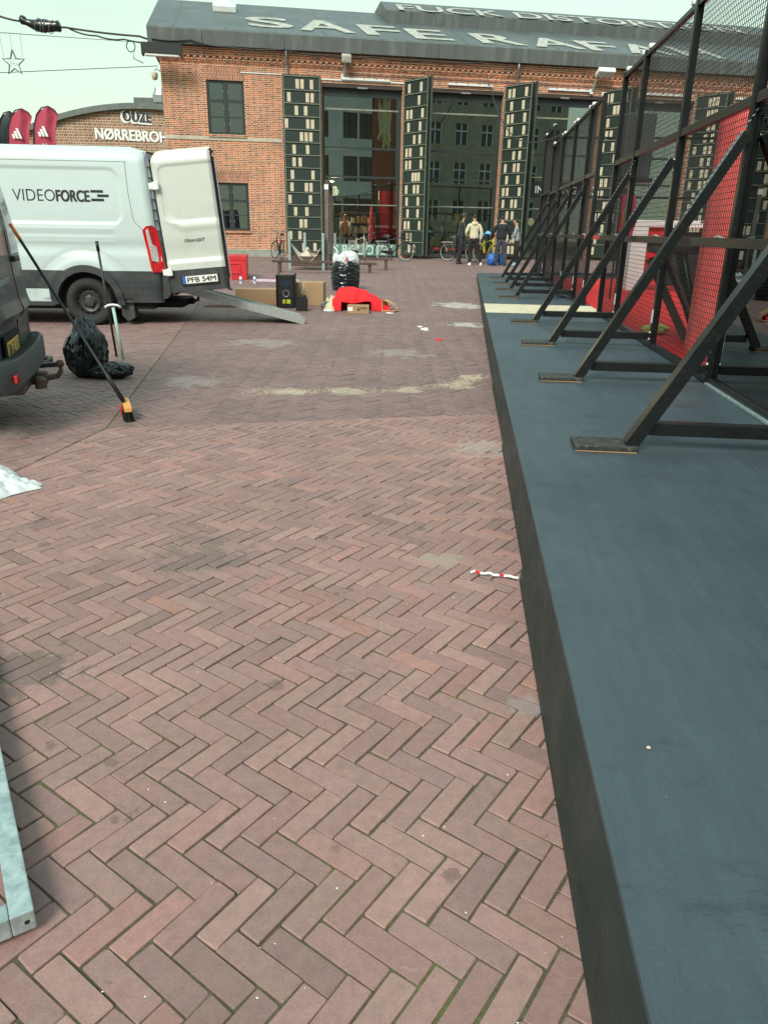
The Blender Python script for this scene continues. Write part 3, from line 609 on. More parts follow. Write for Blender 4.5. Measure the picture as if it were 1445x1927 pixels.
# glass doors
M_['head'] = mat('brown steel lintel', (.05, .032, .028), .7, var=.3)
for i, (a, b) in enumerate(doors):
    f = MB(); v0, v1 = .22, .30
    f.box((a, v0, GF), (a+.11, v1, ZD-.14)); f.box((b-.11, v0, GF), (b, v1, ZD-.14)); f.box((a+.11, v0, ZD-.42), (b-.11, v1, ZD-.14)); f.box((a+.11, v0, GF), (b-.11, v1, GF+.07))
    for z in (5.64-1.0, 3.56): f.box((a+.11, v0+.01, z-.04), (b-.11, v1-.01, z+.04))
    fr = f.build('glass_door', M_['frame'], hall)
    g = MB(); g.box((a+.11, v0+.04, GF+.07), (b-.11, v0+.05, ZD-.42)); g.build('pane', M_['glass'], fr)
    g = MB(); g.box((a+.11, v0-.005, 2.47), (b-.11, v1-.02, 2.51)); g.box((a+.11, v0+.02, 6.03), (b-.11, v0+.035, 6.09)); g.build('light_bar', M_['trim'], fr)
    MB().box((a, .02, ZD-.14), (b, .32, ZD-.001)).build('lintel', M_['head'], fr)
    MB().bbox(((a+b)/2-.2, .0, ZD-.16), ((a+b)/2+.2, .06, ZD-.1), .01).build('door_closer', M_['steel'], fr)
# letters on the low frosted band of the first door
mb = MB(); mb.box((6.27, .215, .47), (9.30, .219, .93)); ba = mb.build('frosted_band', mat('frosted mint film', (.12, .22, .19), .6), hall)
mb = MB(); textmesh(mb, 'S BIBLIOTEK', frame((6.6, .2135, .5), (1, 0, 0), (0, 0, 1)), 2.62, .40, bold=.035, depth=.001); mb.build('lettering', mat('pale mint letters', (.46, .62, .54), .6), ba)
# third opening : entrance with INDGANG over the door
mb = MB(); mb.box((14.86, .20, 2.95), (17.87, .214, 3.6)); mb.box((14.86, .21, GF), (15.1, .218, 2.95)); fa = mb.build('entrance_fascia', mat('fascia black', (.012, .013, .013), .6), hall)
mb = MB(); textmesh(mb, 'INDGANG', frame((15.45, .199, 3.12), (1, 0, 0), (0, 0, 1)), 1.9, .30, bold=.012, depth=.001); mb.build('lettering', M_['white'], fa)
mb = MB(); mb.tube([(15.22, .195, 4.95), (15.22, .195, 3.75), (16.9, .195, 3.75)], .018, 6); mb.build('neon_line', mat('brass line', (.55, .45, .2), .4), fa)
mb = MB(); mb.lathe([(0, 0), (.16, 0), (.16, .01), (0, .01)], 16, 0, Matrix.Translation((15.35, .2, 1.95)) @ Matrix.Rotation(math.pi/2, 4, 'X')); mb.build('round_sticker', mat('olive sticker', (.35, .34, .2), .6), fa)
# shutters
def shutter(u, v, ang, w_, seed, blocks=None, back=False):
    """leaf hinged at (u,v); ang = angle from the wall line, positive swings outwards"""
    st = MB(); h = 6.62; z0 = GF+.13; t_ = .07
    M = Matrix.Translation((u, v, z0)) @ Matrix.Rotation(-R(ang), 4, 'Z')
    def B(mb, a, b): mb.box(a, b, 0, M)
    B(st, (0, 0, 0), (.06, t_, h)); B(st, (w_-.06, 0, 0), (w_, t_, h)); B(st, (.061, 0, 0), (w_-.061, t_, .06)); B(st, (.061, 0, h-.06), (w_-.061, t_, h))
    o = st.build('folding_shutter', M_['shade'], hall)
    bd = MB(); B(bd, (.062, .03, .062), (w_-.062, .05, h-.062))
    k = int((w_-.12)/.1)
    for i in range(k): B(bd, (.07+i*.1, .022, .065), (.07+i*.1+.088, .0295, h-.065))
    bd.build('boards', M_['shutter'], o)
    rr = random.Random(seed); rows = 14; rh = (h-.12)/rows; rl = MB(); bl = MB()
    for r_ in range(1, rows): B(rl, (.062, -.015, .06+r_*rh-.012), (w_-.062, .021, .06+r_*rh+.012))
    B(rl, (.035, -.012, .03), (.06, -.001, h-.03)); B(rl, (w_-.06, -.012, .03), (w_-.035, -.001, h-.03)); B(rl, (.061, -.012, h-.055), (w_-.061, -.001, h-.03))
    rl.build('shelf_rails', M_['trim'], o)
    for r_ in range(rows):
        zb = .06+(rows-1-r_)*rh+.05
        bs_ = blocks[r_] if blocks and r_ < len(blocks) else rr.choice([(.15, .62), (.3, .5), (.12, .45, .6), (.4, .62), (.38, .5, .62), (.2, .35), (.55,), (.1, .25, .7), (.62, .2)])
        for q in bs_: B(bl, (q*(w_-.2)/.85+.03, .004, zb), (q*(w_-.2)/.85+.03+.135*min(1, w_/1.3), .0205, zb+rh*.70))
    bl.build('pale_blocks', M_['pale'], o)
    return o
b1 = [(.32, .44, .68), (.1, .57, .69), (.28, .52), (.02, .57, .69), (.4, .52, .64), (.2, .55), (.19, .35), (.14, .68), (.12, .5, .62), (.06, .6), (.2, .5), (.34, .46), (.05, .3), (.4, .7)]
shutter(4.58, -.16, -2, 1.52, 1, b1)
for i, (a, b) in enumerate(doors[:-1]):
    shutter(b+.04, -.03, 58, 1.42, 10+i)
    if i+1 < len(doors):
        st = MB(); M = Matrix.Translation((doors[i+1][0]-.02, -.03, GF+.13)) @ Matrix.Rotation(-R(97), 4, 'Z')
        st.box((0, 0, 0), (1.42, .07, 6.62), 0, M); st.build('folding_shutter', M_['shade'], hall)
# roof : fascia, slope, ridge, far slope, monitor
tn = .37; v0, zr0, vr = -.36, 8.45, 6.0; zr = zr0+tn*(vr-v0)
mb = MB()
prof = [(v0, 7.92), (v0-.03, 8.40), (v0+.06, zr0+.02), (vr, zr), (12.4, zr0), (12.4, 7.95)]
n_ = 34; us = [-.35+i*(UL+.9)/n_ for i in range(n_+1)]
for k in range(len(prof)-1):
    mi = 1 if k == 0 or k == 1 or k == 4 else 0
    for i in range(n_):
        w0, w1 = [.018*nz(us[j], k, 0, .9) for j in (i, i+1)] if k < 3 else (0, 0)
        (va, za), (vb, zb) = prof[k], prof[k+1]
        mb.add([(us[i], va-w0, za), (us[i+1], va-w1, za), (us[i+1], vb-w1, zb), (us[i], vb-w0, zb)], [(0, 1, 2, 3)], mi)
mb.add([(-.35, v, z) for v, z in prof], [tuple(range(len(prof)))], 1); mb.add([(us[-1], v, z) for v, z in prof], [tuple(range(len(prof)-1, -1, -1))], 1)
mb.add([(-.35, v0, 7.92), (us[-1], v0, 7.92), (us[-1], 12.4, 7.915), (-.35, 12.4, 7.915)], [(3, 2, 1, 0)], 1)
for u in np.arange(1.6, UL, 3.05):   # felt seams
    mb.box((u-.015, v0-.06, 7.95), (u+.015, v0-.035, 8.4), 1)
roof = mb.build('roof', [M_['roof'], M_['fascia']], hall)
mb = MB(); RS = lambda u, v, d=.0: Vector((u, v, zr0+tn*(v-v0)+d))
for u in np.arange(.6, UL, 1.9): mb.beam(RS(u, v0+.1, .004), RS(u+.02, vr-.05, .004), .05, .012)
mb.build('felt_seam', M_['fascia'], roof)
sx = Vector((1, 0, 0)); sy = Vector((0, 1, tn)).normalized()
mb = MB()
for ch, u, w_, v_, hh in [('S', 3.35, 1.85, .62, 2.35), ('A', 5.45, 2.2, .45, 2.7), ('F', 7.9, 1.7, .35, 2.35), ('E', 9.85, 1.75, .15, 2.3), ('R', 12.6, 2.1, .05, 2.25), ('A', 15.0, 2.2, .0, 2.2), ('F', 17.25, 1.6, -.1, 2.2), ('A', 19.1, 2.1, -.15, 2.2), ('H', 21.5, 1.9, -.2, 2.2)]:
    textmesh(mb, ch, frame(RS(u, v_, .022), sx, sy), w_, hh, bold=.035, depth=.004, shear=-.06)
mb.build('painted_lettering', M_['rooftext'], roof)
mb = MB()      # raised lantern along the ridge
ms = [(2.75, 0), (2.72, .42), (2.8, .47), (6.0, .62), (9.2, .45)]
zb = lambda v: zr0+tn*(min(v, 12-v)-v0)
u0_, u1_ = 9.3, 31
pv_ = [(3.55, zb(3.55)-.02), (3.5, zb(3.55)+.46), (3.62, zb(3.55)+.54), (5.0, 11.03), (7.2, 10.95), (7.3, 10.3)]
for k in range(len(pv_)-1): mb.add([(u0_, *pv_[k]), (u1_, *pv_[k]), (u1_, *pv_[k+1]), (u0_, *pv_[k+1])], [(0, 1, 2, 3)], 1 if k < 2 else 0)
mb.add([(u0_, v, z) for v, z in pv_], [tuple(range(6))], 1); mb.add([(u1_, v, z) for v, z in pv_], [tuple(range(5, -1, -1))], 1)
mon = mb.build('roof_lantern', [M_['roof'], M_['fascia']], roof)
sl_ = Vector((0, pv_[3][0]-pv_[2][0], pv_[3][1]-pv_[2][1])).normalized(); mb = MB()
textmesh(mb, 'FUCK DISTORTION', frame(Vector((9.9, pv_[2][0]+.02, pv_[2][1]+.03))-sl_*.2, sx, sl_), 16.5, 1.15, bold=.03, depth=.004)
mb.build('painted_lettering', M_['rooftext'], mon)
mb = MB(); M = frame(RS(2.0, 3.6, .0), sx, sy)
mb.bbox((0, 0, 0), (.95, .95, .22), .02, 0, M); sk_ = mb.build('skylight', M_['white'], roof)
mb = MB(); mb.grid(lambda a, b: tuple(M @ Vector((.06+.83*a, .06+.83*b, .2+.28*max(0, math.sin(math.pi*a)*math.sin(math.pi*b))**.6))), 12, 12); mb.build('dome', mat('milky dome', (.6, .68, .68), .25), sk_, smooth=True)
# downpipes
for u in (4.76, 14.15):
    mb = MB(); mb.tube([(u, -.3, 7.9), (u, -.28, 7.72), (u+.02, -.1, 7.5), (u+.04, -.07, 7.15), (u+.04, -.07, .5)], .045, 10); mb.build('downpipe', M_['steel'], hall, smooth=True)
mb = MB(); mb.box((3.0, -.035, 7.115), (4.75, -.002, 7.15)); mb.box((6.0, -.04, 7.02), (9.5, -.002, 7.055)); mb.build('white_conduit', M_['white'], hall)
for z, a, b in [(7.26, 7.2, 32)]: MB().tube([(a, -.04, z), (b, -.04, z)], .014, 6).build('grey_conduit', M_['steel'], hall)
# tube lamps above the doors and floodlights
for i, (a, b) in enumerate(doors):
    c_ = (a+b)/2+.15; th = thing('wall_tube_lamp', ['white tube lamp over the leftmost tall glass door', 'white tube lamp over the glass door behind the people', 'white tube lamp over the entrance door', 'white tube lamp over the fourth glass door, behind the mesh', 'white tube lamp over the fifth glass door', 'white tube lamp over the last glass door'][i], 'lamp', HP(c_, -.0, 7.1), TH, group='white tube lamps over the hall doors')
    MB().bbox((-.95, -.1, -.05), (.95, -.002, .0), .01).build('reflector', M_['white'], th)
    mb = MB(); mb.tube([(-.9, -.07, .02), (.9, -.07, .02)], .02, 8); mb.build('tube', M_['white'], th)
    mb = MB()
    for q in (-.6, -.1, .4, .75): mb.box((q-.03, -.09, .001), (q+.03, -.02, .05))
    mb.build('clip', M_['steel'], th)
def flood(u, z, lab, long):
    th = thing('floodlight', lab, 'lamp', HP(u, 0, z), TH)
    MB().tube([(0, -.01, 0), (0, -.12, .05), (.05, -.3, .45)], .04, 8).build('arm', M_['galv'], th)
    MB().bbox((-.1, -.09, -.1), (.06, -.001, .08), .01).build('wall_plate', M_['white'], th)
    mb = MB(); Mx = Matrix.Translation((.08 if long else .05, -.38, .6)) @ Matrix.Rotation(R(-25 if long else -70), 4, 'X')
    if long: mb.bbox((-.12, -.3, -.1), (.62, .12, .1), .05, 0, Mx)
    else: mb.bbox((-.17, -.12, -.18), (.2, .16, .13), .05, 0, Mx)
    mb.build('lamp_head', mat('lamp housing', (.5, .48, .42), .5, var=.3) if not long else M_['white'], th)
flood(7.02, 7.16, 'beige floodlight on a short arm above the leftmost glass door', False)
flood(17.5, 7.08, 'long white street-type floodlight on the wall above the entrance', True)
th = thing('infrared_heater', 'long black heater box fixed under the roof at the hall corner', 'heater', HP(-.55, -.95, 7.35), TH)
MB().prism([(0, .05), (0, .42), (.05, .45), (1.42, .45), (1.46, .4), (1.46, 0), (1.40, 0), (1.36, .1), (.1, .12), (.06, .03)], 0, .30).build('housing', M_['blackp'], th)
MB().box((.12, .03, .035), (1.34, .27, .1)).build('reflector', M_['white'], th)
MB().tube([(.7, .3, .35), (.7, .9, .3)], .03, 6).build('bracket', M_['black'], th)
th = thing('security_camera', 'small white security camera at the left corner of the brick hall', 'camera', HP(-.02, .1, 6.95), TH)
MB().tube([(.0, 0, .1), (-.15, 0, .2), (-.22, 0, .1)], .03, 8).build('arm', M_['white'], th)
mb = MB(); mb.lathe([(0, -.14), (.09, -.1), (.12, 0), (.12, .12), (0, .14)], 12, 0, Matrix.Translation((-.22, 0, -.08))); mb.build('dome', mat('camera beige', (.5, .45, .33), .4), th, smooth=True)
# ---- things seen inside the hall
mb = MB(); lit = emit('lamp glow', (1, .78, .45), 2.0)
pl_ = bpy.data.lights.new('pendant_light', 'POINT'); pl_.energy = 420; pl_.color = (1, .78, .5); pl_.shadow_soft_size = .2
plo = bpy.data.objects.new('pendant_light', pl_); COL.objects.link(plo); plo.location = HP(6.9, 2.4, 3.1)
th = thing('pendant_lamp', 'lit round pendant lamp hanging behind the leftmost glass door', 'lamp', HP(6.55, 1.6, 3.45), TH)
MB().lathe([(0, .03), (.26, 0), (.2, .06), (0, .1)], 16).build('shade', M_['white'], th); MB().lathe([(0, -.02), (.22, -.015), (.22, -.005)], 16).build('bulb', lit, th); MB().tube([(0, 0, .1), (0, 0, 4)], .01, 5).build('cord', M_['wire'], th)
th = thing('reading_table', 'dark long table inside the hall with the bending person behind it', 'table', HP(7.6, 2.0, GF), TH)
MB().bbox((-1.1, -.35, .72), (1.1, .35, .76), .005).build('top', M_['greywood'], th)
for q in ((-1, -.3), (1, -.3), (-1, .3), (1, .3)): MB().tube([(q[0], q[1], 0), (q[0], q[1], .72)], .025, 6).build('leg', M_['black'], th)
for k, (u, v, ww, hh, lab) in enumerate([(11.6, 2.6, 2.2, 2.0, 'low dark bookcase inside the hall behind the glass of the second door'), (8.4, 5.5, 1.7, 1.9, 'bookcase deep inside behind the leftmost glass door')]):
    th = thing('bookcase', lab, 'bookcase', HP(u, v, GF), TH)
    mb = MB(); 
    for z in np.arange(0, hh+.01, hh/4): mb.box((-ww/2, 0, z), (ww/2, .3, z+.03))
    mb.box((-ww/2-.03, 0, 0), (-ww/2, .3, hh+.03)); mb.box((ww/2, 0, 0), (ww/2+.03, .3, hh+.03)); mb.build('case', mat('case wood', (.16, .1, .06), .7), th)
    rr = random.Random(k); cols = [(.4, .2, .08), (.5, .45, .35), (.25, .08, .06), (.1, .12, .2), (.45, .38, .2)]
    for ci, c in enumerate(cols):
        mb = MB()
        for z in np.arange(0, hh-.1, hh/4):
            x = -ww/2
            while x < ww/2-.06:
                tw = rr.uniform(.03, .07)
                if rr.randrange(5) == ci: mb.box((x, .03, z+.031), (x+tw-.004, .25, z+.03+rr.uniform(.22, .34)))
                x += tw
        mb.build('books', mat('books', c, .8), th)
def banner(name, lab, u, v, z0, z1, w_, m, text=None):
    th = thing(name, lab, 'banner', HP(u, v, z0), TH)
    mb = MB(); mb.grid(lambda a, b: (w_*(a-.5)*(1-.12*(1-b)), .05*math.sin(a*9), (z1-z0)*b), 10, 4); mb.build('cloth', m, th)
    MB().tube([(-w_/2, 0, -.0), (-w_/2, 0, z1-z0)], .02, 6).build('pole', M_['black'], th)
    if text: mb = MB(); textmesh(mb, text, frame((-w_*.42, -.06, (z1-z0)*.72), (1, 0, 0), (0, 0, 1)), w_*.8, .16, bold=.02, depth=.001); mb.build('lettering', M_['white'], th)
M_['pinkred'] = mat('pink red cloth', (.62, .02, .07), .7)
banner('red_banner', 'bright red banner hanging behind the leftmost glass door at its right side', 8.95, .40, 1.2, 3.05, .75, mat('bright banner', (.95, .02, .05), .7))
for q, ss in ((8.35, 1.0),):
    th = thing('closed_parasol', 'pink red closed parasol standing behind the leftmost glass door', 'parasol', HP(q, 1.0, GF), TH)
    MB().lathe([(.02, 2.1), (.05, 2.0), (.10, 1.5), (.14, 1.0), (.16, .75), (.1, .72)], 12, f=lambda g, i: 1+.15*math.sin(5*g)).build('canopy', M_['pinkred'], th); MB().tube([(0, 0, 0), (0, 0, .9)], .025, 8).build('pole', M_['black'], th)
mb = MB(); mb.box((-.17, 0, 0), (.17, .02, .5)); o = mb.build('orange_poster', mat('orange poster', (.75, .33, .08), .7)); o.location = HP(12.05, .34, 1.75); o.rotation_euler = (0, 0, TH); tag(o, 'small orange poster with a pale border on the glass beside the man in the cap', 'poster')
MB().box((-.1, -.004, .12), (.1, -.001, .4)).build('print', mat('poster print', (.8, .6, .3), .7), o)
# steel balustrade inside, seen low behind the second door
th = thing('balustrade', 'dark inner balustrade behind the second glass door', 'railing', HP(12, 1.2, GF), TH)
MB().bbox((-1.3, -.02, 1.0), (1.3, .02, 1.06), .005).build('rail', M_['black'], th)
for k in range(14): MB().box((-1.2+k*.185, -.01, .02), (-1.18+k*.185, .01, 1.0)).build('baluster', M_['black'], th)
# ================================================================ second brick hall with a curved roof (behind, left)
h2 = thing('arched_brick_hall', 'far brick hall with curved roof, white NØRREBRO lettering and graffiti on its gable', 'building', (-15.3, 50, .38), R(2))
ax = np.linspace(-9.5, 9.5, 33); arch = lambda x: 7.70-.028*max(0, abs(x-.4))**2
mb = MB(); mb.prism([(-9.5, 0), (9.5, 0)]+[(x, arch(x)) for x in ax[::-1]], 0, 20); mb.build('wall', M_['brick2'], h2)
mb = MB()
for a, b in zip(ax[:-1], ax[1:]): mb.add([(a, -.3, arch(a)-.02), (b, -.3, arch(b)-.02), (b, 20.3, arch(b)-.02), (a, 20.3, arch(a)-.02), (a, -.3, arch(a)+.3), (b, -.3, arch(b)+.3), (b, 20.3, arch(b)+.3), (a, 20.3, arch(a)+.3)], [(3, 2, 1, 0), (4, 5, 6, 7), (0, 1, 5, 4), (2, 3, 7, 6)])
rf = mb.build('roof', mat('grey green zinc', (.13, .15, .14), .5, var=.3), h2)
MB().bbox((-.9, 3, 7.7), (.5, 4.2, 8.75), .03).build('plant_box', M_['fascia'], rf)
mb = MB(); mb.lathe([(.2, 0), (.28, .25), (.45, .3), (.5, .7), (.33, 1.1), (.3, 1.1), (0, 1.1)], 10, 0, Matrix.Translation((1.25, 1.2, 7.9))); mb.build('vent_cowl', mat('zinc cowl', (.35, .4, .4), .35, .6), rf)
mb = MB(); textmesh(mb, 'NØRREBROHALLEN', frame((-2.55, -.03, 6.05), (1, 0, -.035), (0, 0, 1)), 6.5, .62, bold=.07, depth=.02); mb.build('lettering', M_['white'], h2)
mb = MB(); textmesh(mb, 'OUZE', frame((-.8, -.06, 7.05), (1, 0, -.06), (0, 0, 1)), 1.7, .55, bold=.05, depth=.01); g_ = mb.build('graffiti', mat('graffiti black', (.03, .03, .035), .7), h2)
mb = MB(); textmesh(mb, 'OUZE', frame((-.9, -.04, 6.97), (1, 0, -.06), (0, 0, 1)), 1.85, .68, bold=.12, depth=.01); mb.build('graffiti_outline', M_['white'], g_)
for k in range(6):
    mb = MB(); x = -4.4+k*1.5; mb.bbox((x, -.6, 4.55+.05*math.sin(k)), (x+.8, -.02, 4.85), .04); mb.build('awning', M_['fascia'], h2)
    MB().box((x+.05, -.01, 3.4), (x+.75, -.004, 4.5)).build('window', M_['blackp'], h2)
# ================================================================ houses behind the camera, seen only mirrored in the glass doors
def mirror_house(name, lab, x0, x1, y, h, wallm, rows, cols, arched, ww, wh, z0, dz, framem):
    th = thing(name, lab, 'building', (x0, y, 0), 0)
    W_ = x1-x0; holes = []
    for r_ in range(rows):
        for c in cols: holes.append((c-ww/2, c+ww/2, z0+r_*dz, z0+r_*dz+wh))
    mb = MB(); wallgrid(mb, 0, W_, 0, h, holes, 0, -.25); mb.box((0, -9, 0), (.2, -.251, h)); mb.box((W_-.2, -9, 0), (W_, -.251, h)); mb.box((.21, -9, 0), (W_-.21, -8.8, h)); mb.build('wall', wallm, th)
    MB().prism([(-.3, h), (W_+.3, h), (W_+.3, h+.3), (-.3, h+.3)], .4, -9.3).build('roof', M_['roof'], th)
    for (a, b, c, d) in holes:
        f = MB(); f.box((a, -.12, c), (b, -.18, d)); p = f.build('window', mat('mirror pane', (.02, .025, .03), .15) if 'mirror pane' not in bpy.data.materials else bpy.data.materials['mirror pane'], th)
        f = MB(); m_ = (a+b)/2
        for q in ((a, a+.1), (b-.1, b), (m_-.06, m_+.06)): f.box((q[0], -.08, c), (q[1], -.119, d))
        f.box((a+.1, -.085, c+(d-c)*.62), (b-.1, -.119, c+(d-c)*.68)); f.build('frame', framem, p)
    return th
M_['render'] = mat('white house render', (.62, .66, .66), .8, var=.2, vs=.6); M_['yellowbrick'] = brickmat('grey yellow brick', (.34, .32, .25), (.28, .26, .2), (.4, .38, .32))
M_['gable'] = mat('red gable', (.34, .10, .07), .8, var=.4)
mirror_house('white_house', 'white rendered house behind the viewer, mirrored in the leftmost glass door', 5.5, 15.3, -12, 17, M_['render'], 4, [1.6, 4.6, 7.6, 9.3], False, 1.5, 2.3, 2.2, 3.9, M_['blackp'])
gb = thing('red_gable_house', 'narrow red gabled house with a painted mural, mirrored beside the white house', 'building', (15.4, -12, 0))
MB().box((0, -8, 0), (2.4, 0, 15.5)).build('wall', M_['gable'], gb)
mb = MB()
for k in range(26): mb.tube([(random.uniform(.6, 1.9), .04, random.uniform(9, 14)) for _ in range(4)], random.uniform(.04, .12), 6)
mb.build('mural', mat('mural paint', (.5, .55, .5), .7, col2=(.7, .6, .15), vs=1.5), gb)
mirror_house('grey_brick_house', 'grey brick apartment house with white casements, mirrored in the second glass door', 17.9, 38, -12, 18, M_['yellowbrick'], 4, [1.6, 4.4, 7.4, 10.4, 13, 16, 18.6], True, 1.5, 2.0, 2.6, 3.7, M_['white'])
# ================================================================ white van
def sst(a, b, x):
    t = max(0, min(1, (x-a)/(b-a))); return t*t*(3-2*t)
M_['vwhite'] = mat('white van paint', (.50, .59, .59), .32, var=.04, vs=2, coat=.6, dirt=(.45, .47, .44), ds=1.6, da=.22)
M_['vdoor'] = mat('dusty white van paint', (.51, .55, .51), .45, coat=.2, dirt=(.42, .38, .30), ds=2.2, da=.5)
M_['clad'] = mat('black cladding', (.035, .042, .045), .6, var=.3, vs=6, dirt=(.10, .10, .09), ds=5, da=.5)
M_['jamb'] = mat('grey door jamb', (.33, .33, .38), .5, var=.15)
M_['taillight'] = mat('red lens', (.50, .01, .015), .12, coat=1); M_['clear'] = mat('clear lens', (.62, .58, .56), .15, coat=1, var=.3, vs=30)
M_['void'] = mat('dark gap', (.008, .008, .009), .9)
M_['platew'] = mat('white plate', (.75, .76, .72), .45); M_['platey'] = mat('yellow plate', (.72, .48, .10), .5, dirt=(.3, .2, .06), ds=9, da=.4); M_['ink'] = mat('black ink', (.012, .012, .014), .5)
VANL = (-4.752, 12.09, 0)
van = thing('white_van', 'white panel van with black VIDEOFORCE lettering and its rear door swung open', 'van', VANL, R(4))
XE = 1.19
def vx(x, z):    # rear end leans forwards with height
    return x-.075*max(0, z-.85)*sst(.3, XE, x)
def rr2(x, z, x0, x1, z0, z1, r):   # signed distance to rounded rect
    cx, cz = (x0+x1)/2, (z0+z1)/2; dx = abs(x-cx)-(x1-x0)/2+r; dz = abs(z-cz)-(z1-z0)/2+r
    return math.hypot(max(dx, 0), max(dz, 0))+min(max(dx, dz), 0)-r
def side_y(x, z):    # y of the near side (negative = towards camera)
    y = .0+.055*max(0, (z-1.35)/1.2)**1.6+.03*sst(.8, .35, z)
    d = rr2(x, z, -3.0, .70-.0*(z), 1.53, 2.30, .16)
    if z < 1.9 and x > .2: d = max(d, (x-.72)*.7+(1.62-z)*.75+.02)    # cut lower corner
    y += .016*sst(.02, -.02, d)
    for zc, am in ((1.45, -.007), (1.37, .007), (1.26, -.006)): 
        if x < .62: y += am*math.exp(-((z-zc)/.018)**2)*sst(.62, .5, x)
    y += .014*sst(1.33, 1.2, z)-.020*sst(1.2, 1.02, z)
    rw = math.hypot(x-.02, z-.36); y -= .024*sst(.74, .60, rw) if z > .4 else 0
    y += .006*math.exp(-((rw-.78)/.03)**2)
    y += .09*(1-math.sqrt(max(0, 1-((max(x, XE-.12)-(XE-.12))/.121)**2)))     # rear corner
    return y
def sec_top(x): return 2.62-.05*sst(.9, XE, x)-.0
stn = [-5.0, -4.9, -4.6, -4.2, -3.8, -3.3, -2.8, -2.3, -1.9]+list(np.arange(-1.6, .96, .02))+[.98, 1.0, 1.02, 1.04, 1.06, 1.08, 1.1, 1.12, 1.14, 1.16, 1.175, 1.19]
zs_ = list(np.arange(.36, 2.38, .02)); b0_ = len(zs_)
def section(x):
    P = []
    nose = sst(-3.6, -5.0, x)
    for z in zs_: P.append((side_y(x, z)+.25*nose**2, z))
    yt = side_y(x, 2.38)+.25*nose**2; tz = sec_top(x)
    for k in range(1, 9):
        a = k/8*math.pi/2; P.append((yt+.20*(1-math.cos(a)), 2.38+(tz-2.38)*math.sin(a)))
    P.append((1.0, tz+.02)); 
    for k in range(8, 0, -1):
        a = k/8*math.pi/2; P.append((2.0-yt-.20*(1-math.cos(a)), 2.38+(tz-2.38)*math.sin(a)))
    for z in (2.36, 1.9, 1.4, .9, .36): P.append((2.0-side_y(-1.8, z)-.25*nose**2, z))
    out = []
    for y, z in P:
        zz = z
        if x < -3.6:     # windscreen and bonnet
            top = 2.62-(2.62-1.15)*sst(-3.6, -4.75, x)-.25*sst(-4.75, -5.0, x); zz = min(z, max(.36, top-(.0 if z > 2.3 else .02)))
        out.append((vx(x, zz), y, zz))
    return out
mb = MB(); secs = [section(x) for x in stn]; n_ = len(secs[0])
for s_ in secs: mb.v += s_
for i in range(len(stn)-1):
    for j in range(n_-1):
        x = (stn[i]+stn[i+1])/2
        if j < b0_-1:
            z = (zs_[j]+zs_[j+1])/2
            if math.hypot(x-.02, z-.36) < .47 or math.hypot(x+3.45, z-.36) < .47: continue
            mi = 1 if z < .845 else 0
            if mi and -2.9 < x < -.55 and z < .56: mi = 0
        else: mi = 0
        a = i*n_+j; mb.f.append((a, a+1, a+n_+1, a+n_)); mb.m.append(mi)
mb.f.append(tuple(range(n_-1, -1, -1))); mb.m.append(0)
mb.build('body', [M_['vwhite'], M_['clad']], van, smooth=True, angle=50)
def arc(cx, cz, r, a0, a1, n): return [(cx+r*math.cos(a0+(a1-a0)*k/n), cz+r*math.sin(a0+(a1-a0)*k/n)) for k in range(n+1)]
for cx in (.02, -3.45):     # wheel-arch moulding
    mb = MB()
    o_ = arc(cx, .36, .565, R(-4), R(184), 26); i_ = arc(cx, .36, .462, R(-4), R(184), 26); b = len(mb.v)
    for (xo, zo), (xi, zi) in zip(o_, i_):
        mb.v += [(xo, side_y(xo, max(zo, .4))-.002, zo), (xo, side_y(xo, max(zo, .4))-.03, zo), (xi, side_y(xi, max(zi, .4))-.035, zi), (xi, .14, zi)]
    for k in range(26):
        for j in range(3): mb.f.append((b+k*4+j, b+k*4+j+1, b+k*4+4+j+1, b+k*4+4+j)); mb.m.append(0)
    mb.build('wheel_arch', M_['clad'], van, smooth=True, angle=40)
mb = MB(); mb.box((-.55, .12, .36), (.58, .5, .92)); mb.box((-4.0, .12, .36), (-2.9, .5, .92)); mb.box((-4.3, .12, .25), (1.0, 1.88, .38)); mb.build('underbody', M_['void'], van)
MB().bbox((-2.9, -.005, .30), (-.5, .06, .37), .01).build('side_step', M_['clad'], van)
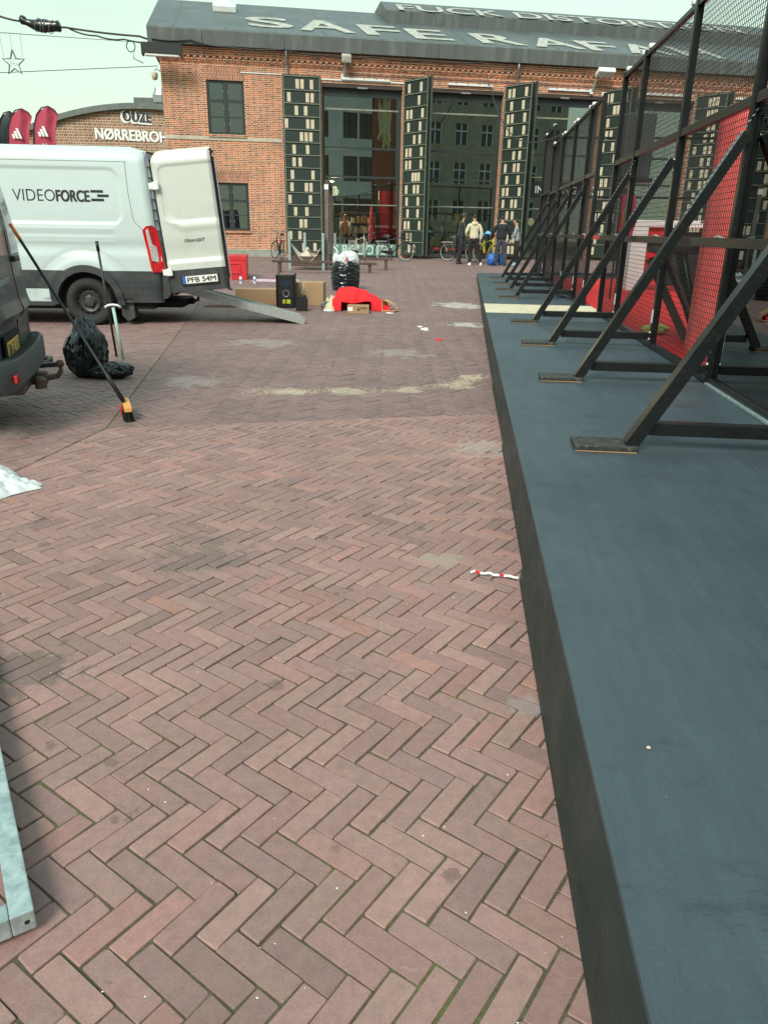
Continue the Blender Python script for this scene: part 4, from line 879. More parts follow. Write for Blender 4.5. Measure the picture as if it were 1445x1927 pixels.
def wheel(parent, x, y, r=.365, back=False):
    M = Matrix.Translation((x, y, r)) @ Matrix.Rotation(math.pi/2, 4, 'X')
    w_ = .21; tp = [(.225, w_/2-.02), (.25, w_/2), (.30, w_/2+.004), (.335, w_/2-.005), (.355, w_/2-.03), (r, w_/2-.055), (r, -w_/2+.055), (.335, -w_/2), (.225, -w_/2)]
    mb = MB(); mb.lathe(tp, 48, 0, M)
    for k in range(40):
        for q in (-.05, 0, .05): mb.box((-.008, -.012, r-.004), (.008, .012, r+.004), 0, Matrix.Translation((x, y+q, r)) @ Matrix.Rotation(2*math.pi*(k+(.5 if q else 0))/40, 4, 'Y'))
    w = mb.build('wheel', M_['tyre'], parent, smooth=True, angle=35)
    mb = MB(); mb.lathe([(.226, .075), (.222, .085), (.2, .06), (.195, .02), (.165, .045), (.15, .062), (.125, .05), (.10, .045), (.075, .06), (.07, .085), (.03, .09), (0, .09)], 40, 0, M)
    rim = mb.build('rim', mat('steel rim', (.05, .05, .05), .5, .4, dirt=(.12, .10, .08), ds=9) if 'steel rim' not in bpy.data.materials else bpy.data.materials['steel rim'], w, smooth=True, angle=40)
    mb = MB()
    for k in range(12): mb.lathe([(0, 0), (.018, 0), (.018, .004), (0, .004)], 8, 0, M @ Matrix.Rotation(k*math.pi/6, 4, 'Z') @ Matrix.Translation((.182, 0, .048)) @ Matrix.Diagonal((1, 1.2, 1, 1)))
    for k in range(5): mb.lathe([(0, 0), (.014, 0), (.012, .022), (0, .024)], 6, 0, M @ Matrix.Rotation(k*math.pi*.4, 4, 'Z') @ Matrix.Translation((.10, 0, .045)))
    mb.build('rim_holes', M_['void'], w); return w
wheel(van, .03, .10); wheel(van, -3.45, .10); wheel(van, .03, 1.86); wheel(van, -3.45, 1.86)
mb = MB(); mb.prism([(.50, .40), (.70, .42), (.70, .12), (.58, .06), (.50, .16)], .08, .32); mb.build('mud_flap', M_['clad'], van)
# bumper corner and tow bar
mb = MB(); mb.prism([(1.0, .395), (1.24, .42), (1.30, .5), (1.29, .80), (1.14, .84), (.98, .84)], .07, 1.9); mb.build('rear_bumper', M_['clad'], van)
mb = MB(); mb.bbox((.6, .5, .24), (1.4, 1.5, .36), .03); mb.bbox((1.38, .93, .26), (1.5, 1.07, .36), .02); mb.tube([(1.45, 1, .3), (1.56, 1, .33), (1.58, 1, .44)], .025, 8); mb.build('tow_bar', M_['void'], van)
mb = MB(); mb.bbox((1.285, .32, .44), (1.30, .40, .48), .004); mb.build('reflector', M_['taillight'], van)
# panel gaps
mb = MB()
def gap(pts, w_=.006):
    for (xa, za), (xb, zb) in zip(pts[:-1], pts[1:]):
        n_ = max(1, int(math.hypot(xb-xa, zb-za)/.06))
        for k in range(n_):
            p = [(xa+(xb-xa)*(k+q)/n_, za+(zb-za)*(k+q)/n_) for q in (0, 1)]
            mb.beam((vx(*p[0]), side_y(*p[0])-.001, p[0][1]), (vx(*p[1]), side_y(*p[1])-.001, p[1][1]), w_, .006, up=(0, 1, 0))
gap([(.86, 2.40), (.85, 2.0), (.88, 1.58), (.90, 1.55), (1.02, 1.44)]); gap([(-5, 2.40), (-1.6, 2.40), (.9, 2.40)], .004); gap([(.58, .62), (.98, .63)], .004); gap([(-1.42, .9), (-1.42, 2.35)])
mb.build('panel_gap', mat('gap grey', (.12, .13, .13), .7), van)
# lettering
mb = MB(); yl = side_y(-.4, 1.95)-.003
M = lambda x, z: frame((x, side_y(x, z)-.0035, z), (1, 0, 0), (0, .035, 1))
textmesh(mb, 'VIDEO', M(-.915, 1.835), .62, .165, bold=-.008, depth=.001); textmesh(mb, 'FORCE', M(-.275, 1.835), .50, .165, bold=.06, depth=.001)
mb.build('lettering', M_['ink'], van)
mb = MB()
for a, b, z in ((.235, .42, 1.965), (.33, .50, 1.905), (.235, .425, 1.845)): mb.box((a, side_y(.3, z)-.0045, z), (b, side_y(.3, z)-.0025, z+.036))
mb.build('bar_logo', M_['ink'], van)
# tail light
def lens(poly, name, m, d0=.0, d1=.03):
    mb = MB(); b = len(poly)
    vs = [(vx(x, z), side_y(min(x, XE), z)-d1, z) for x, z in poly]+[(vx(x, z), side_y(min(x, XE), z)+.03, z) for x, z in poly]
    mb.add(vs, [tuple(range(b))]+[(j, j+b, (j+1) % b+b, (j+1) % b) for j in range(b)]); return mb
tl = lens([(1.005, 1.44), (1.07, 1.50), (1.16, 1.515), (1.21, 1.46), (1.235, 1.2), (1.255, .95), (1.25, .83), (1.08, .82), (1.05, .88), (1.03, 1.15)], 'a', None)
t_ = tl.build('tail_light', M_['taillight'], van, recalc=True)
t2 = lens([(1.06, 1.44), (1.10, 1.47), (1.125, 1.24), (1.20, 1.18), (1.235, 1.0), (1.20, .97), (1.09, 1.0), (1.075, 1.2)], 'b', None, 0, .046).build('clear_lens', M_['clear'], t_, recalc=True)
mb = MB()
for k in range(10): z = 1.03+k*.042; mb.box((vx(1.085, z), side_y(1.1, z)-.049, z), (vx(1.118 if z > 1.22 else 1.17, z), side_y(1.1, z)-.0465, z+.006))
mb.build('lens_rib', M_['jamb'], t_)
# rear opening
mb = MB()
ZZ = np.linspace(.84, 2.5, 12)
for a, b in zip(ZZ[:-1], ZZ[1:]):
    mb.add([(vx(XE, a), .10, a), (vx(XE, b), .12, b), (vx(XE, b)+.03, .17, b), (vx(XE, a)+.05, .15, a)], [(0, 1, 2, 3)]); mb.add([(vx(XE, a)+.05, .15, a), (vx(XE, b)+.03, .17, b), (vx(XE, b)-.05, .24, b), (vx(XE, a)-.05, .22, a)], [(0, 1, 2, 3)])
mb.box((vx(XE, 2.5)-.06, .14, 2.46), (vx(XE, 2.5)+.02, 1.86, 2.54)); mb.box((1.08, 1.8, .84), (1.2, 1.88, 1.7)); mb.build('door_jamb', M_['jamb'], van)
mb = MB(); mb.box((-1.5, .2, .62), (1.1, 1.85, .68)); mb.box((-1.5, .2, .69), (-1.45, 1.85, 2.4)); mb.build('cargo_floor', M_['void'], van)
# open rear door, swung out in line with the side of the van
TL, TR, BL, BR = Vector((1.155, -.01, 2.545)), Vector((2.055, -.055, 2.635)), Vector((1.335, -.02, .515)), Vector((2.235, -.065, .60))
def DP(a, b, d=0.0): 
    p = (TL*(1-a)+TR*a)*b+(BL*(1-a)+BR*a)*(1-b); return Vector((p.x, p.y+d, p.z))
def dshape(a, b):      # outward relief of the door (negative = towards viewer)
    y = 0; X = a*.9; Z = b*2.03
    d = rr2(X, Z, .09, 1.25, 1.03, 1.82, .10); y += .014*sst(.012, -.012, d)
    if True: y += -.016*math.exp(-((Z-.95-.04*sst(.35, .1, X)*3)/.055)**2)*sst(.0, .25, X)
    y += .02*sst(.84, .55, Z)-.026*sst(.5, .42, Z); e = min(X, .9-X, 2.03-Z); y += .03*(1-sst(0, .05, e))
    y += .05*sst(1.85, 2.03, Z)
    return y
def dmap(a, b):
    X, Z = a*.9, b*2.03; cr = .16        # rounded top hinge-side corner
    if Z > 2.03-cr and X < cr:
        dx, dz = cr-X, Z-(2.03-cr); L_ = max(dx, dz); r_ = math.hypot(dx, dz)
        if r_ > 0: X = cr-dx*L_/r_; Z = 2.03-cr+dz*L_/r_
    bz = .0
    if b < .02 and a < .2: bz = .10*(1-a/.2)
    p = DP(X/.9, Z/2.03, dshape(a, b)); p.z += 0; return tuple(p)
dr = MB(); dr.grid(dmap, 60, 110, mf=lambda a, b: 1 if b < .163 else 0)
for s0, s1, st in ((0, 1, 'h'),):   # inner skin and edges
    pts = [dmap(a, 0) for a in np.linspace(0, 1, 9)]+[dmap(1, b) for b in np.linspace(.05, 1, 20)]+[dmap(a, 1) for a in np.linspace(.95, 0, 19)]+[dmap(0, b) for b in np.linspace(.95, .05, 19)]
    n_ = len(pts); dr.add(list(pts)+[(p[0], .055+p[1]*.2, p[2]) for p in pts], [(j, (j+1) % n_, (j+1) % n_+n_, j+n_) for j in range(n_)]+[tuple(range(n_, 2*n_))], 2)
door = dr.build('rear_door', [M_['vdoor'], M_['clad'], M_['jamb']], van, smooth=True, angle=40); 
mb = MB(); mb.beam(DP(1.012, .0, .03), DP(1.012, .96, .03), .022, .05, up=(0, 1, 0)); mb.beam(DP(1.04, .08, .045), DP(1.035, .93, .045), .018, .03, 0, (0, 1, 0)); mb.beam(DP(1.0, .98, .03), DP(1.05, .955, .03), .03, .05, 0, (0, 1, 0)); mb.beam(DP(.99, -.005, .03), DP(1.06, -.01, .03), .02, .06, 0, (0, 1, 0)); mb.build('door_seal', M_['void'], door)
mb = MB(); mb.beam(DP(1.06, .06, .06), DP(1.055, .9, .06), .012, .03, 0, (0, 1, 0)); mb.build('inner_edge', M_['jamb'], door)
ex_ = (TR-TL).normalized(); ez_ = (TL-BL).normalized(); en = ex_.cross(ez_)
def DM(a, b, d=-.02): return frame(DP(a, b, dshape(a, b)+d), ex_, ez_-ex_*ez_.dot(ex_))
mb = MB(); textmesh(mb, 'TRANSIT', DM(.36, .36, -.003), .33, .042, bold=.05, depth=.004, shear=.3); mb.build('lettering', mat('grey badge', (.12, .12, .12), .4), door)
mb = MB(); mb.bbox((0, 0, -.0), (.60, .155, .012), .006, 0, DM(.205, .045, -.006)); pf = mb.build('plate_frame', M_['ink'], door)
mb = MB(); mb.box((.025, .03, .0125), (.575, .14, .015), 0, DM(.205, .045, -.006)); pl = mb.build('number_plate', M_['platew'], pf)
mb = MB(); mb.box((.025, .03, .0152), (.075, .14, .016), 0, DM(.205, .045, -.006)); mb.build('blue_strip', mat('plate blue', (.03, .12, .45), .5), pl)
mb = MB(); textmesh(mb, 'PFB 54M', DM(.205, .045, -.006) @ Matrix.Translation((.10, .046, .0155)), .455, .078, bold=.06, depth=.001); mb.build('lettering', M_['ink'], pl)
mb = MB()
for a, b in ((.035, .765), (.03, .155)):
    mb.bbox((-.10, -.045, -.03), (.03, .045, .035), .012, 0, frame(DP(a, b, -.03), ex_, ez_)); mb.bbox((-.04, -.055, .0), (.05, .055, .045), .01, 0, frame(DP(a, b, -.03), ex_, ez_))
mb.build('hinge', M_['white'], van)
mb = MB(); mb.bbox((-.12, -.14, -.01), (.02, .14, .012), .01, 0, frame((1.02, .055, 2.10), (1, 0, 0), (-.06, 0, 1))); mb.build('hinge_cover', M_['vwhite'], van)
# ramp
rp_ = thing('loading_ramp', 'perforated aluminium loading ramp running down from the white van', 'ramp', (0, 0, 0))
a0, a1 = Vector((-3.65, 12.55, .60)), Vector((-1.38, 12.66, .03)); wv = Vector((-.22, .9, .0)).normalized()*.62
dr_ = (a1-a0).normalized(); up_ = wv.normalized().cross(dr_)*-1
if up_.z < 0: up_ = -up_
M_['ramp'] = mat('ribbed aluminium', (.45, .46, .45), .38, .65, var=.2, vs=30, dirt=(.2, .19, .17), ds=25, da=.5)
mb = MB()
for q in (0, 1): mb.beam(a0+wv*q+up_*.03, a1+wv*q+up_*.03, .025, .12, up=up_)
mb.build('side_rail', M_['ramp'], rp_)
mb = MB(); mb.beam(a0+wv*.5+up_*.05, a1+wv*.5+up_*.05, wv.length-.03, .015, up=up_); dk = mb.build('deck', M_['ramp'], rp_)
mb = MB(); L_ = (a1-a0).length
for k in range(54): p = a0+dr_*(k*L_/54+.02)+up_*.06; mb.beam(p+wv*.06, p+wv*.94, .012, .012, up=up_)
mb.build('cleat', M_['galv'], dk)
# ================================================================ grey van at the left edge
gv_a = Vector((-math.sin(R(17)), math.cos(R(17)), 0)).normalized(); gv_b = Vector((gv_a.y, -gv_a.x, 0))
gv = thing('grey_van', 'dirty dark grey van at the left edge with yellow plate and tow ball', 'van', (-2.93, 6.04, 0), math.atan2(gv_b.y, gv_b.x))
# local x = rearwards, y = towards the far side
M_['vgrey'] = mat('grey van paint', (.055, .068, .075), .5, coat=.15, dirt=(.13, .14, .14), ds=2.5, da=.5, stretch=(1, 1, .6)); 
def gsec(z):     # rear outline at height z : x as function of y
    lean = -.05*max(0, z-.95)-.12*max(0, z-1.5)
    bulge = .03*math.exp(-((z-.86)/.05)**2)-.035*sst(.86, .78, z)
    out = []
    hw = .97-.05*max(0, z-1.1)
    for k in range(29):
        y = -hw+2*hw*k/28; e = hw-abs(y); c = .0 if e > .22 else -(.22-math.sqrt(max(0, .22**2-(.22-e)**2)))
        out.append((lean+bulge*(1 if abs(y) < .75 else .5)-.05*(y/hw)**2+c, y))
    return out
zz = list(np.arange(.50, 2.10, .04)); mb = MB()
for z in zz:
    o_ = gsec(z); mb.v += [(-4.6, o_[0][1], z)]+[(x, y, z) for x, y in o_]+[(-4.6, o_[-1][1], z)]
n_ = 31
for i in range(len(zz)-1):
    for j in range(n_-1): a = i*n_+j; mb.f.append((a, a+1, a+n_+1, a+n_)); mb.m.append(0)
mb.f.append(tuple((len(zz)-1)*n_+j for j in range(n_))); mb.m.append(0); mb.f.append(tuple(range(n_-1, -1, -1))); mb.m.append(0)
mb.build('body', [M_['vgrey']], gv, smooth=True, angle=50)
def gx(y, z):
    o_ = gsec(z)
    for (xa, ya), (xb, yb) in zip(o_[:-1], o_[1:]):
        if ya <= y <= yb: return xa+(xb-xa)*(y-ya)/(yb-ya)
    return o_[0][0]
mb = MB()
for (ya, za), (yb, zb) in (((.06, 2.0), (.06, 1.15)), ((.06, 1.15), (.10, .92)), ((.10, .92), (.06, .84)), ((.06, .84), (.05, .55))):
    for k in range(6):
        p, q = [(gx(ya+(yb-ya)*w_, za+(zb-za)*w_)+.001, ya+(yb-ya)*w_, za+(zb-za)*w_) for w_ in (k/6, (k+1)/6)]; mb.beam(p, q, .009, .006, up=(1, 0, 0))
mb.build('door_gap', M_['void'], gv)
mb = MB()
for y0, y1 in ((-.78, -.06), (.16, .78)):
    mb.grid(lambda a, b: (gx(y0+(y1-y0)*a, 1.28+.52*b)+.003, y0+(y1-y0)*a, 1.28+.52*b), 12, 6)
mb.build('rear_window', mat('van window', (.015, .018, .02), .12), gv)
mb = MB(); x_ = gx(-.3, .62)
Mp = frame((gx(-.3, .64)+.02, -.60, .565), (0, 1, 0), (-.0, 0, 1)); mb.bbox((-.04, -.03, -.02), (.56, .17, -.002), .01, 0, Mp); pf = mb.build('plate_recess', M_['void'], gv)
mb = MB(); mb.box((0, 0, 0), (.505, .12, .004), 0, Mp); pl = mb.build('number_plate', M_['platey'], pf)
mb = MB(); textmesh(mb, 'SM 62 115', Mp @ Matrix.Translation((.022, .02, .0042)), .465, .088, bold=.0105, depth=.001); mb.build('lettering', M_['ink'], pl)
mb = MB(); Mq = frame((gx(-.45, 1.06)+.006, -.62, 1.08), (0, 1, 0), (0, 0, 1)); textmesh(mb, 'TRANSIT', Mq, .5, .045, bold=.02, depth=.003, shear=.2); textmesh(mb, 'CONNECTION', Mq @ Matrix.Translation((.05, -.075, 0)), .42, .035, bold=.0, depth=.003); 
mb = MB(); textmesh(mb, 'TRANSIT', Mq, .5, .045, bold=.02, depth=.003, shear=.2); mb.build('lettering', M_['galv'], gv)
mb = MB(); mb.bbox((gx(.16, 1.27)-.0, .1, 1.22), (gx(.16, 1.27)+.035, .34, 1.265), .012); mb.build('door_handle', M_['blackp'], gv)
mb = MB()
for z in (1.62, 1.0, .8): mb.bbox((gx(.93, z)-.02, .90, z-.06), (gx(.93, z)+.02, 1.0, z+.06), .01)
mb.build('door_hinge', M_['blackp'], gv)
mb = MB()       # bumper with a ribbed step, curved round the corners
def bx_(y): e = 1.0-abs(y); return .085-.06*y*y-(0 if e > .25 else (.25-math.sqrt(max(0, .0625-(.25-e)**2))))
ysb = np.linspace(-1.0, 1.0, 41); pr = [(-.16, .565), (-.01, .585), (0, .565), (.0, .40), (-.03, .36), (-.2, .36)]
for y in ysb: mb.v += [(bx_(y)+a, y*(1 if a > -.1 else .98), z) for a, z in pr]
for i in range(40):
    for j in range(5): a = i*6+j; mb.f.append((a, a+1, a+7, a+6)); mb.m.append(0)
bp_ = mb.build('bumper', mat('grey bumper plastic', (.055, .066, .072), .55, dirt=(.12, .13, .13), ds=5, da=.5), gv, smooth=True, angle=35, recalc=True)
mb = MB()
for y in np.arange(-.85, .86, .034): mb.beam((bx_(y)-.13, y, .5765), (bx_(y)-.03, y, .5885), .014, .008)
mb.build('step_rib', M_['clad'], bp_)
mb = MB(); mb.bbox((bx_(-.8)-.01, -.85, .435), (bx_(-.8)+.014, -.76, .49), .006); mb.build('reflector', M_['taillight'], bp_)
M_['rust'] = mat('rusty steel', (.07, .05, .042), .75, col2=(.12, .08, .055), vs=14, bump=.2)
mb = MB(); mb.bbox((-.15, -.45, .27), (.02, .45, .36), .01); mb.bbox((0, -.05, .27), (.14, .05, .37), .012); mb.tube([(.08, 0, .33), (.16, 0, .32), (.22, 0, .33), (.25, 0, .37), (.25, 0, .41)], [.024, .023, .022, .018, .012], 12)
mb.lathe([(0, -.034), (.022, -.026), (.034, 0), (.022, .026), (0, .034)], 14, 0, Matrix.Translation((.25, 0, .43))); mb.lathe([(0, -.05), (.045, -.04), (.05, .03), (.03, .05), (0, .05)], 12, 0, Matrix.Translation((.10, -.13, .30))); mb.build('tow_bar', M_['rust'], gv, smooth=True, angle=40)
for (x, y) in ((-.95, .82), (-.95, -.82), (-3.9, .82), (-3.9, -.82)):
    wheel(gv, x, y, .33)
# ================================================================ tools, bags and litter near the vans
th = thing('push_broom', 'long-handled broom with orange grip and head leaning on the grey van', 'broom', (-2.16, 6.06, 0))
top = Vector((-2.93+2.16, 6.12-6.06, 1.50)); bot = Vector((-.02, 0, .13)); dd = (top-bot).normalized()
M_['orange'] = mat('orange plastic', (.80, .22, .04), .5); M_['broomw'] = mat('orange wood', (.75, .36, .10), .6, var=.2)
MB().tube([bot, bot+dd*.25, bot+dd*.26, top-dd*.13], [.019, .019, .012, .012], 10).build('handle', M_['blackp'], th, smooth=True)
MB().tube([top-dd*.13, top], [.0145, .0145], 10).build('grip', M_['orange'], th, smooth=True)
Mh = Matrix.Rotation(R(-68), 4, 'Z')
MB().bbox((-.2, -.03, .085), (.2, .03, .125), .008, 0, Mh).build('head', M_['broomw'], th)
mb = MB(); rb = random.Random(3)
for k in range(260):
    x, y = rb.uniform(-.19, .19), rb.uniform(-.028, .028); mb.beam(Mh @ Vector((x, y, .085)), Mh @ Vector((x*1.03+rb.uniform(-.006, .006), y*1.6, .002)), .004, .004)
mb.build('bristles', M_['blackp'], th); 
mb = MB()
for k in range(40):
    x, y = rb.uniform(-.19, -.1), rb.uniform(-.03, .03); mb.beam(Mh @ Vector((x, y, .085)), Mh @ Vector((x*1.03, y*1.7, .002)), .0045, .0045)
mb.build('bristles', M_['redf'], th)
th = thing('black_pole', 'thin upright black pole standing behind the black rubbish bag', 'pole', (-3.30, 9.1, 0))
MB().tube([(.0, 0, 0), (-.10, .05, 1.32)], .014, 10).build('shaft', M_['blackp'], th, smooth=True); MB().tube([(-.092, .046, 1.22), (-.101, .05, 1.33)], .019, 10).build('grip', M_['black'], th, smooth=True)
th = thing('shovel', 'pale green shaft with white T-handle sticking up beside the black pole', 'shovel', (-3.17, 8.95, 0))
MB().tube([(0, 0, 0), (-.06, .02, .60)], .018, 10).build('shaft', mat('pale green shaft', (.36, .52, .46), .5), th, smooth=True); MB().tube([(-.15, 0, .60), (-.11, .01, .625), (-.06, .02, .63), (-.01, .02, .625), (.03, .03, .60)], .014, 8).build('handle', M_['white'], th, smooth=True)
def bagmesh(mb, c, rx, ry, h, seed, lean=(0, 0), open_=False, wr=.14, n=72, m_=44):
    def F_(a, b):
        g = 2*math.pi*a; z = b; r = (math.sin(math.pi*min(1, b*.93+.06))**.42) if not open_ else (.80+.26*math.sin(math.pi*min(1, b*1.05))**.8)
        fo = (abs(noise.noise(Vector((math.cos(g)*2.6+seed, math.sin(g)*2.6, z*1.6))))*1.3+.7*abs(noise.noise(Vector((math.cos(g)*6+seed, math.sin(g)*6, z*4)))))+.10*noise.noise(Vector((math.cos(g)*19, math.sin(g)*19, z*15+seed)))
        if open_: fo = .8*abs(noise.noise(Vector((math.cos(g)*1.6+seed, math.sin(g)*1.6, z*9))))+.5*abs(noise.noise(Vector((math.cos(g)*5+seed, math.sin(g)*5, z*16)))); r = .90+.10*math.sin(math.pi*b)-.12*max(0, b-.85)/.15
        r *= 1+wr*(.6-2.0*fo)
        return (c[0]+rx*r*math.cos(g)+lean[0]*z*z, c[1]+ry*r*math.sin(g)+lean[1]*z*z, c[2]+h*z*(1+.10*noise.noise(Vector((math.cos(g)*2, math.sin(g)*2, seed+z)))))
    mb.grid(F_, n, m_)
mb = MB(); bagmesh(mb, (0, 0, .0), .27, .30, .62, 3.1, (.02, .05)); bagmesh(mb, (.30, -.12, 0), .34, .17, .20, 8.2, (.05, 0)); bagmesh(mb, (.03, .05, .28), .17, .17, .42, 5.5, (-.06, .05))
o = mb.build('rubbish_bag', M_['bag'], smooth=True, angle=24); o.location = (-3.17, 7.85, 0); o.scale = (.8, .8, .85); tag(o, 'glossy black plastic rubbish bag slumped on the paving beside the grey van', 'rubbish bag')
mb = MB(); p0 = Vector((-3.6, 8.2, .03)); mb.tube([(-4.05, 8.55, .03), (-3.98, 8.62, .05), (-3.88, 8.58, .06), (-3.83, 8.46, .05), (-3.86, 8.36, .03)], .03, 10); mb.bbox((-.14, -.035, 0), (.14, .035, .05), .015, 0, Matrix.Translation((-3.83, 8.33, 0)) @ Matrix.Rotation(R(38), 4, 'Z'))
tag(mb.build('vacuum_nozzle', M_['blackp'], smooth=True, angle=40), 'black vacuum cleaner nozzle lying on the paving behind the tow ball', 'nozzle')
def sheet(name, lab, cat, poly, h, m, seed=1, n=60):
    """crumpled sheet filling a closed outline, modelled as a puffy crinkled surface"""
    c = sum((Vector(p) for p in poly), Vector((0, 0)))/len(poly); k = len(poly)
    def F_(a, b):
        t_ = a*k; i = int(t_) % k; f = t_-int(t_); p = Vector(poly[i]).lerp(Vector(poly[(i+1) % k]), f); q = c.lerp(p, b)
        q = q+Vector((noise.noise(Vector((q.x*12, q.y*12, seed))), noise.noise(Vector((q.x*12, q.y*12, seed+9)))))*.025*b
        z = h*(1-b**3)*(.45+.55*abs(noise.noise(Vector((q.x*5, q.y*5, seed))))+.5*abs(noise.noise(Vector((q.x*16, q.y*16, seed)))))+.004
        return (q.x, q.y, gz(q.y)+max(.003, z))
    mb = MB(); mb.grid(F_, n*3, n); return tag(mb.build(name, m, smooth=True, angle=24), lab, cat)
sheet('plastic_sheet', 'crumpled translucent white plastic sheet on the paving at the left edge', 'plastic sheet', [(-3.0, 3.75), (-2.42, 3.86), (-2.24, 4.0), (-2.2, 4.1), (-2.09, 4.21), (-2.11, 4.30), (-2.19, 4.35), (-2.26, 4.36), (-2.33, 4.48), (-2.48, 4.62), (-3.0, 4.8)], .10, M_['wbag'], 4)
# galvanised frame at the lower left
th = thing('galvanised_frame', 'corner of a speckled galvanised steel frame lying at the bottom left', 'steel frame', (0, 0, 0))
c0 = at(64, 1712, .075); c1 = at(0, 1400, .075); e1 = (c1-c0).normalized(); c2 = at(0, 1738, .075); e2 = (c2-c0).normalized(); e2 = (e2-e1*e2.dot(e1)*.55).normalized()
def bar(a, b, side, name):
    d = (b-a).normalized(); s_ = side; w_ = .05
    vs = [a, b, b+s_*w_, a+s_*w_]; vs = [Vector(v) for v in vs]
    mb = MB(); mb.add([tuple(v-Vector((0, 0, .055))) for v in vs]+[tuple(v) for v in vs], [(0, 1, 2, 3), (7, 6, 5, 4), (0, 4, 5, 1), (1, 5, 6, 2), (2, 6, 7, 3), (3, 7, 4, 0)])
    o = mb.build(name, M_['galv'], th, recalc=True); b_ = o.modifiers.new('b', 'BEVEL'); b_.width = .004; b_.segments = 2; return o
bar(c0, c0+e1*1.5, e2, 'side_tube'); bar(c0+e2*.0505, c0+e2*1.2, e1, 'end_tube')
mb = MB(); nn_ = e1.cross(Vector((0, 0, 1))); mb.lathe([(0, 0), (.006, 0), (.006, .002), (0, .002)], 10, 0, frame(c0-Vector((0, 0, .028))+e2*.018-e1*.0005, e2, (0, 0, 1)) @ Matrix.Rotation(0, 4, 'X')); mb.build('bolt_hole', M_['void'], th)
th_ = MB()      # red and white tape scrap
pp = [at(885, 1079, .01), at(900, 1081, .02), at(925, 1086, .012), at(950, 1089, .02), at(975, 1091, .012)]
def ribbon(pts, w_, a, b):
    for i in range(len(pts)-1): th_.add([tuple(pts[i]), tuple(pts[i+1]), tuple(pts[i+1]+Vector((.004, w_, .004))), tuple(pts[i]+Vector((.004, w_, .006)))], [(0, 1, 2, 3)], (a if i in (1, 6) else b))
P = [pp[0].lerp(pp[-1], k/10)+Vector((0, .006*math.sin(k*1.9), .008*abs(math.sin(k*1.3)))) for k in range(11)]
ribbon(P, .014, 0, 1); tag(th_.build('barrier_tape', [M_['redf'], M_['white']]), 'short scrap of red and white barrier tape lying beside the platform', 'tape')
# ================================================================ heap of boxes and bags in the middle distance
def boxthing(name, lab, cat, x, y, w_, d, h, rz, m, rest=0, group=None, flaps=False):
    th = thing(name, lab, cat, (x, y, gz(y)+rest), R(rz), group)
    MB().bbox((-w_/2, 0, .002), (w_/2, d, h), .006).build('carton', m, th)
    MB().box((-w_/2+.02, d/2-.03, h+.0003), (w_/2-.02, d/2+.03, h+.0012)).build('packing_tape', mat('packing tape', (.45, .33, .2), .3) if 'packing tape' not in bpy.data.materials else bpy.data.materials['packing tape'], th)
    return th
b = boxthing('cardboard_box', 'low wide cardboard box beside the loading ramp, left of the black tower', 'box', -2.62, 15.25, .80, .45, .30, 4, M_['card'])
b = boxthing('cardboard_box', 'large cardboard box with a white strap, right of the black tower', 'box', -1.68, 15.28, .80, .55, .44, -1, M_['card'])
MB().tube([(.02, -.006, .43), (.0, -.012, .3), (-.04, -.008, .2)], .008, 6).build('strap', M_['white'], b)
th = thing('tall_tower', 'narrow black machine tower with dial and yellow labels', 'machine', (-1.97, 14.82, gz(14.8)), R(2))
MB().bbox((-.17, 0, .01), (.17, .42, .60), .015).build('housing', M_['blackp'], th); mb = MB()
for x in (-.165, .165): mb.tube([(x, -.02, .01), (x, -.02, .61), (x, .40, .63), (x, .42, .02)], .012, 8)
mb.tube([(-.165, -.02, .62), (.165, -.02, .62)], .012, 8); mb.build('carry_frame', M_['black'], th)
mb = MB(); mb.lathe([(.045, 0), (.072, 0), (.072, .012), (.06, .014), (.045, .006)], 24, 0, Matrix.Translation((0.01, -.001, .27)) @ Matrix.Rotation(math.pi/2, 4, 'X')); mb.build('dial', mat('dial grey', (.12, .13, .13), .4), th)
MB().box((-.09, -.004, .40), (.1, -.001, .52)).build('screen', mat('tower screen', (.02, .03, .05), .15), th); MB().box((.02, -.004, .085), (.09, -.001, .16)).build('label', mat('lime label', (.45, .65, .03), .5), th); MB().box((-.06, -.004, .085), (-.005, -.001, .16)).build('label', mat('yellow label', (.55, .45, .02), .5), th)
th = thing('jerry_can', 'small black plastic jerry can in front of the large cardboard box', 'can', (-1.61, 14.36, gz(14.36)), R(6))
MB().prism([(-.11, 0), (.11, 0), (.115, .2), (.09, .26), (-.09, .26), (-.115, .2)], 0, .13).build('body', M_['blackp'], th); MB().tube([(-.08, .065, .255), (-.06, .065, .29), (0, .065, .30), (.0, .065, .26)], .012, 8).build('handle', M_['blackp'], th); MB().lathe([(0, 0), (.022, 0), (.022, .03), (0, .03)], 10, 0, Matrix.Translation((.06, .065, .26))).build('cap', M_['blackp'], th)
th = thing('paint_tin', 'open dented tin lying on its side beside the red cloth', 'tin', (-1.2, 14.75, gz(14.75)+.075)); Mt = Matrix.Rotation(R(80), 4, 'X') @ Matrix.Rotation(R(14), 4, 'Y')
MB().lathe([(.045, .16), (.062, .16), (.065, .14), (.068, -.12), (.068, -.13), (0, -.13)], 18, 0, Mt).build('shell', M_['steel'], th, smooth=True, angle=40); MB().lathe([(0, .12), (.06, .155)], 18, 0, Mt).build('inside', M_['void'], th)
sheet('crumpled_cloth', 'cream rag bunched between the tin and the red cloth', 'rag', [(-1.22, 14.6), (-1.02, 14.45), (-.95, 14.5), (-.96, 14.8), (-1.1, 14.95), (-1.24, 14.85)], .30, mat('cream rag', (.55, .48, .34), .9), 7, 30)
mb = MB(); bagmesh(mb, (0, 0, 0), .34, .30, .66, 2.2, (.0, 0), True, .07)
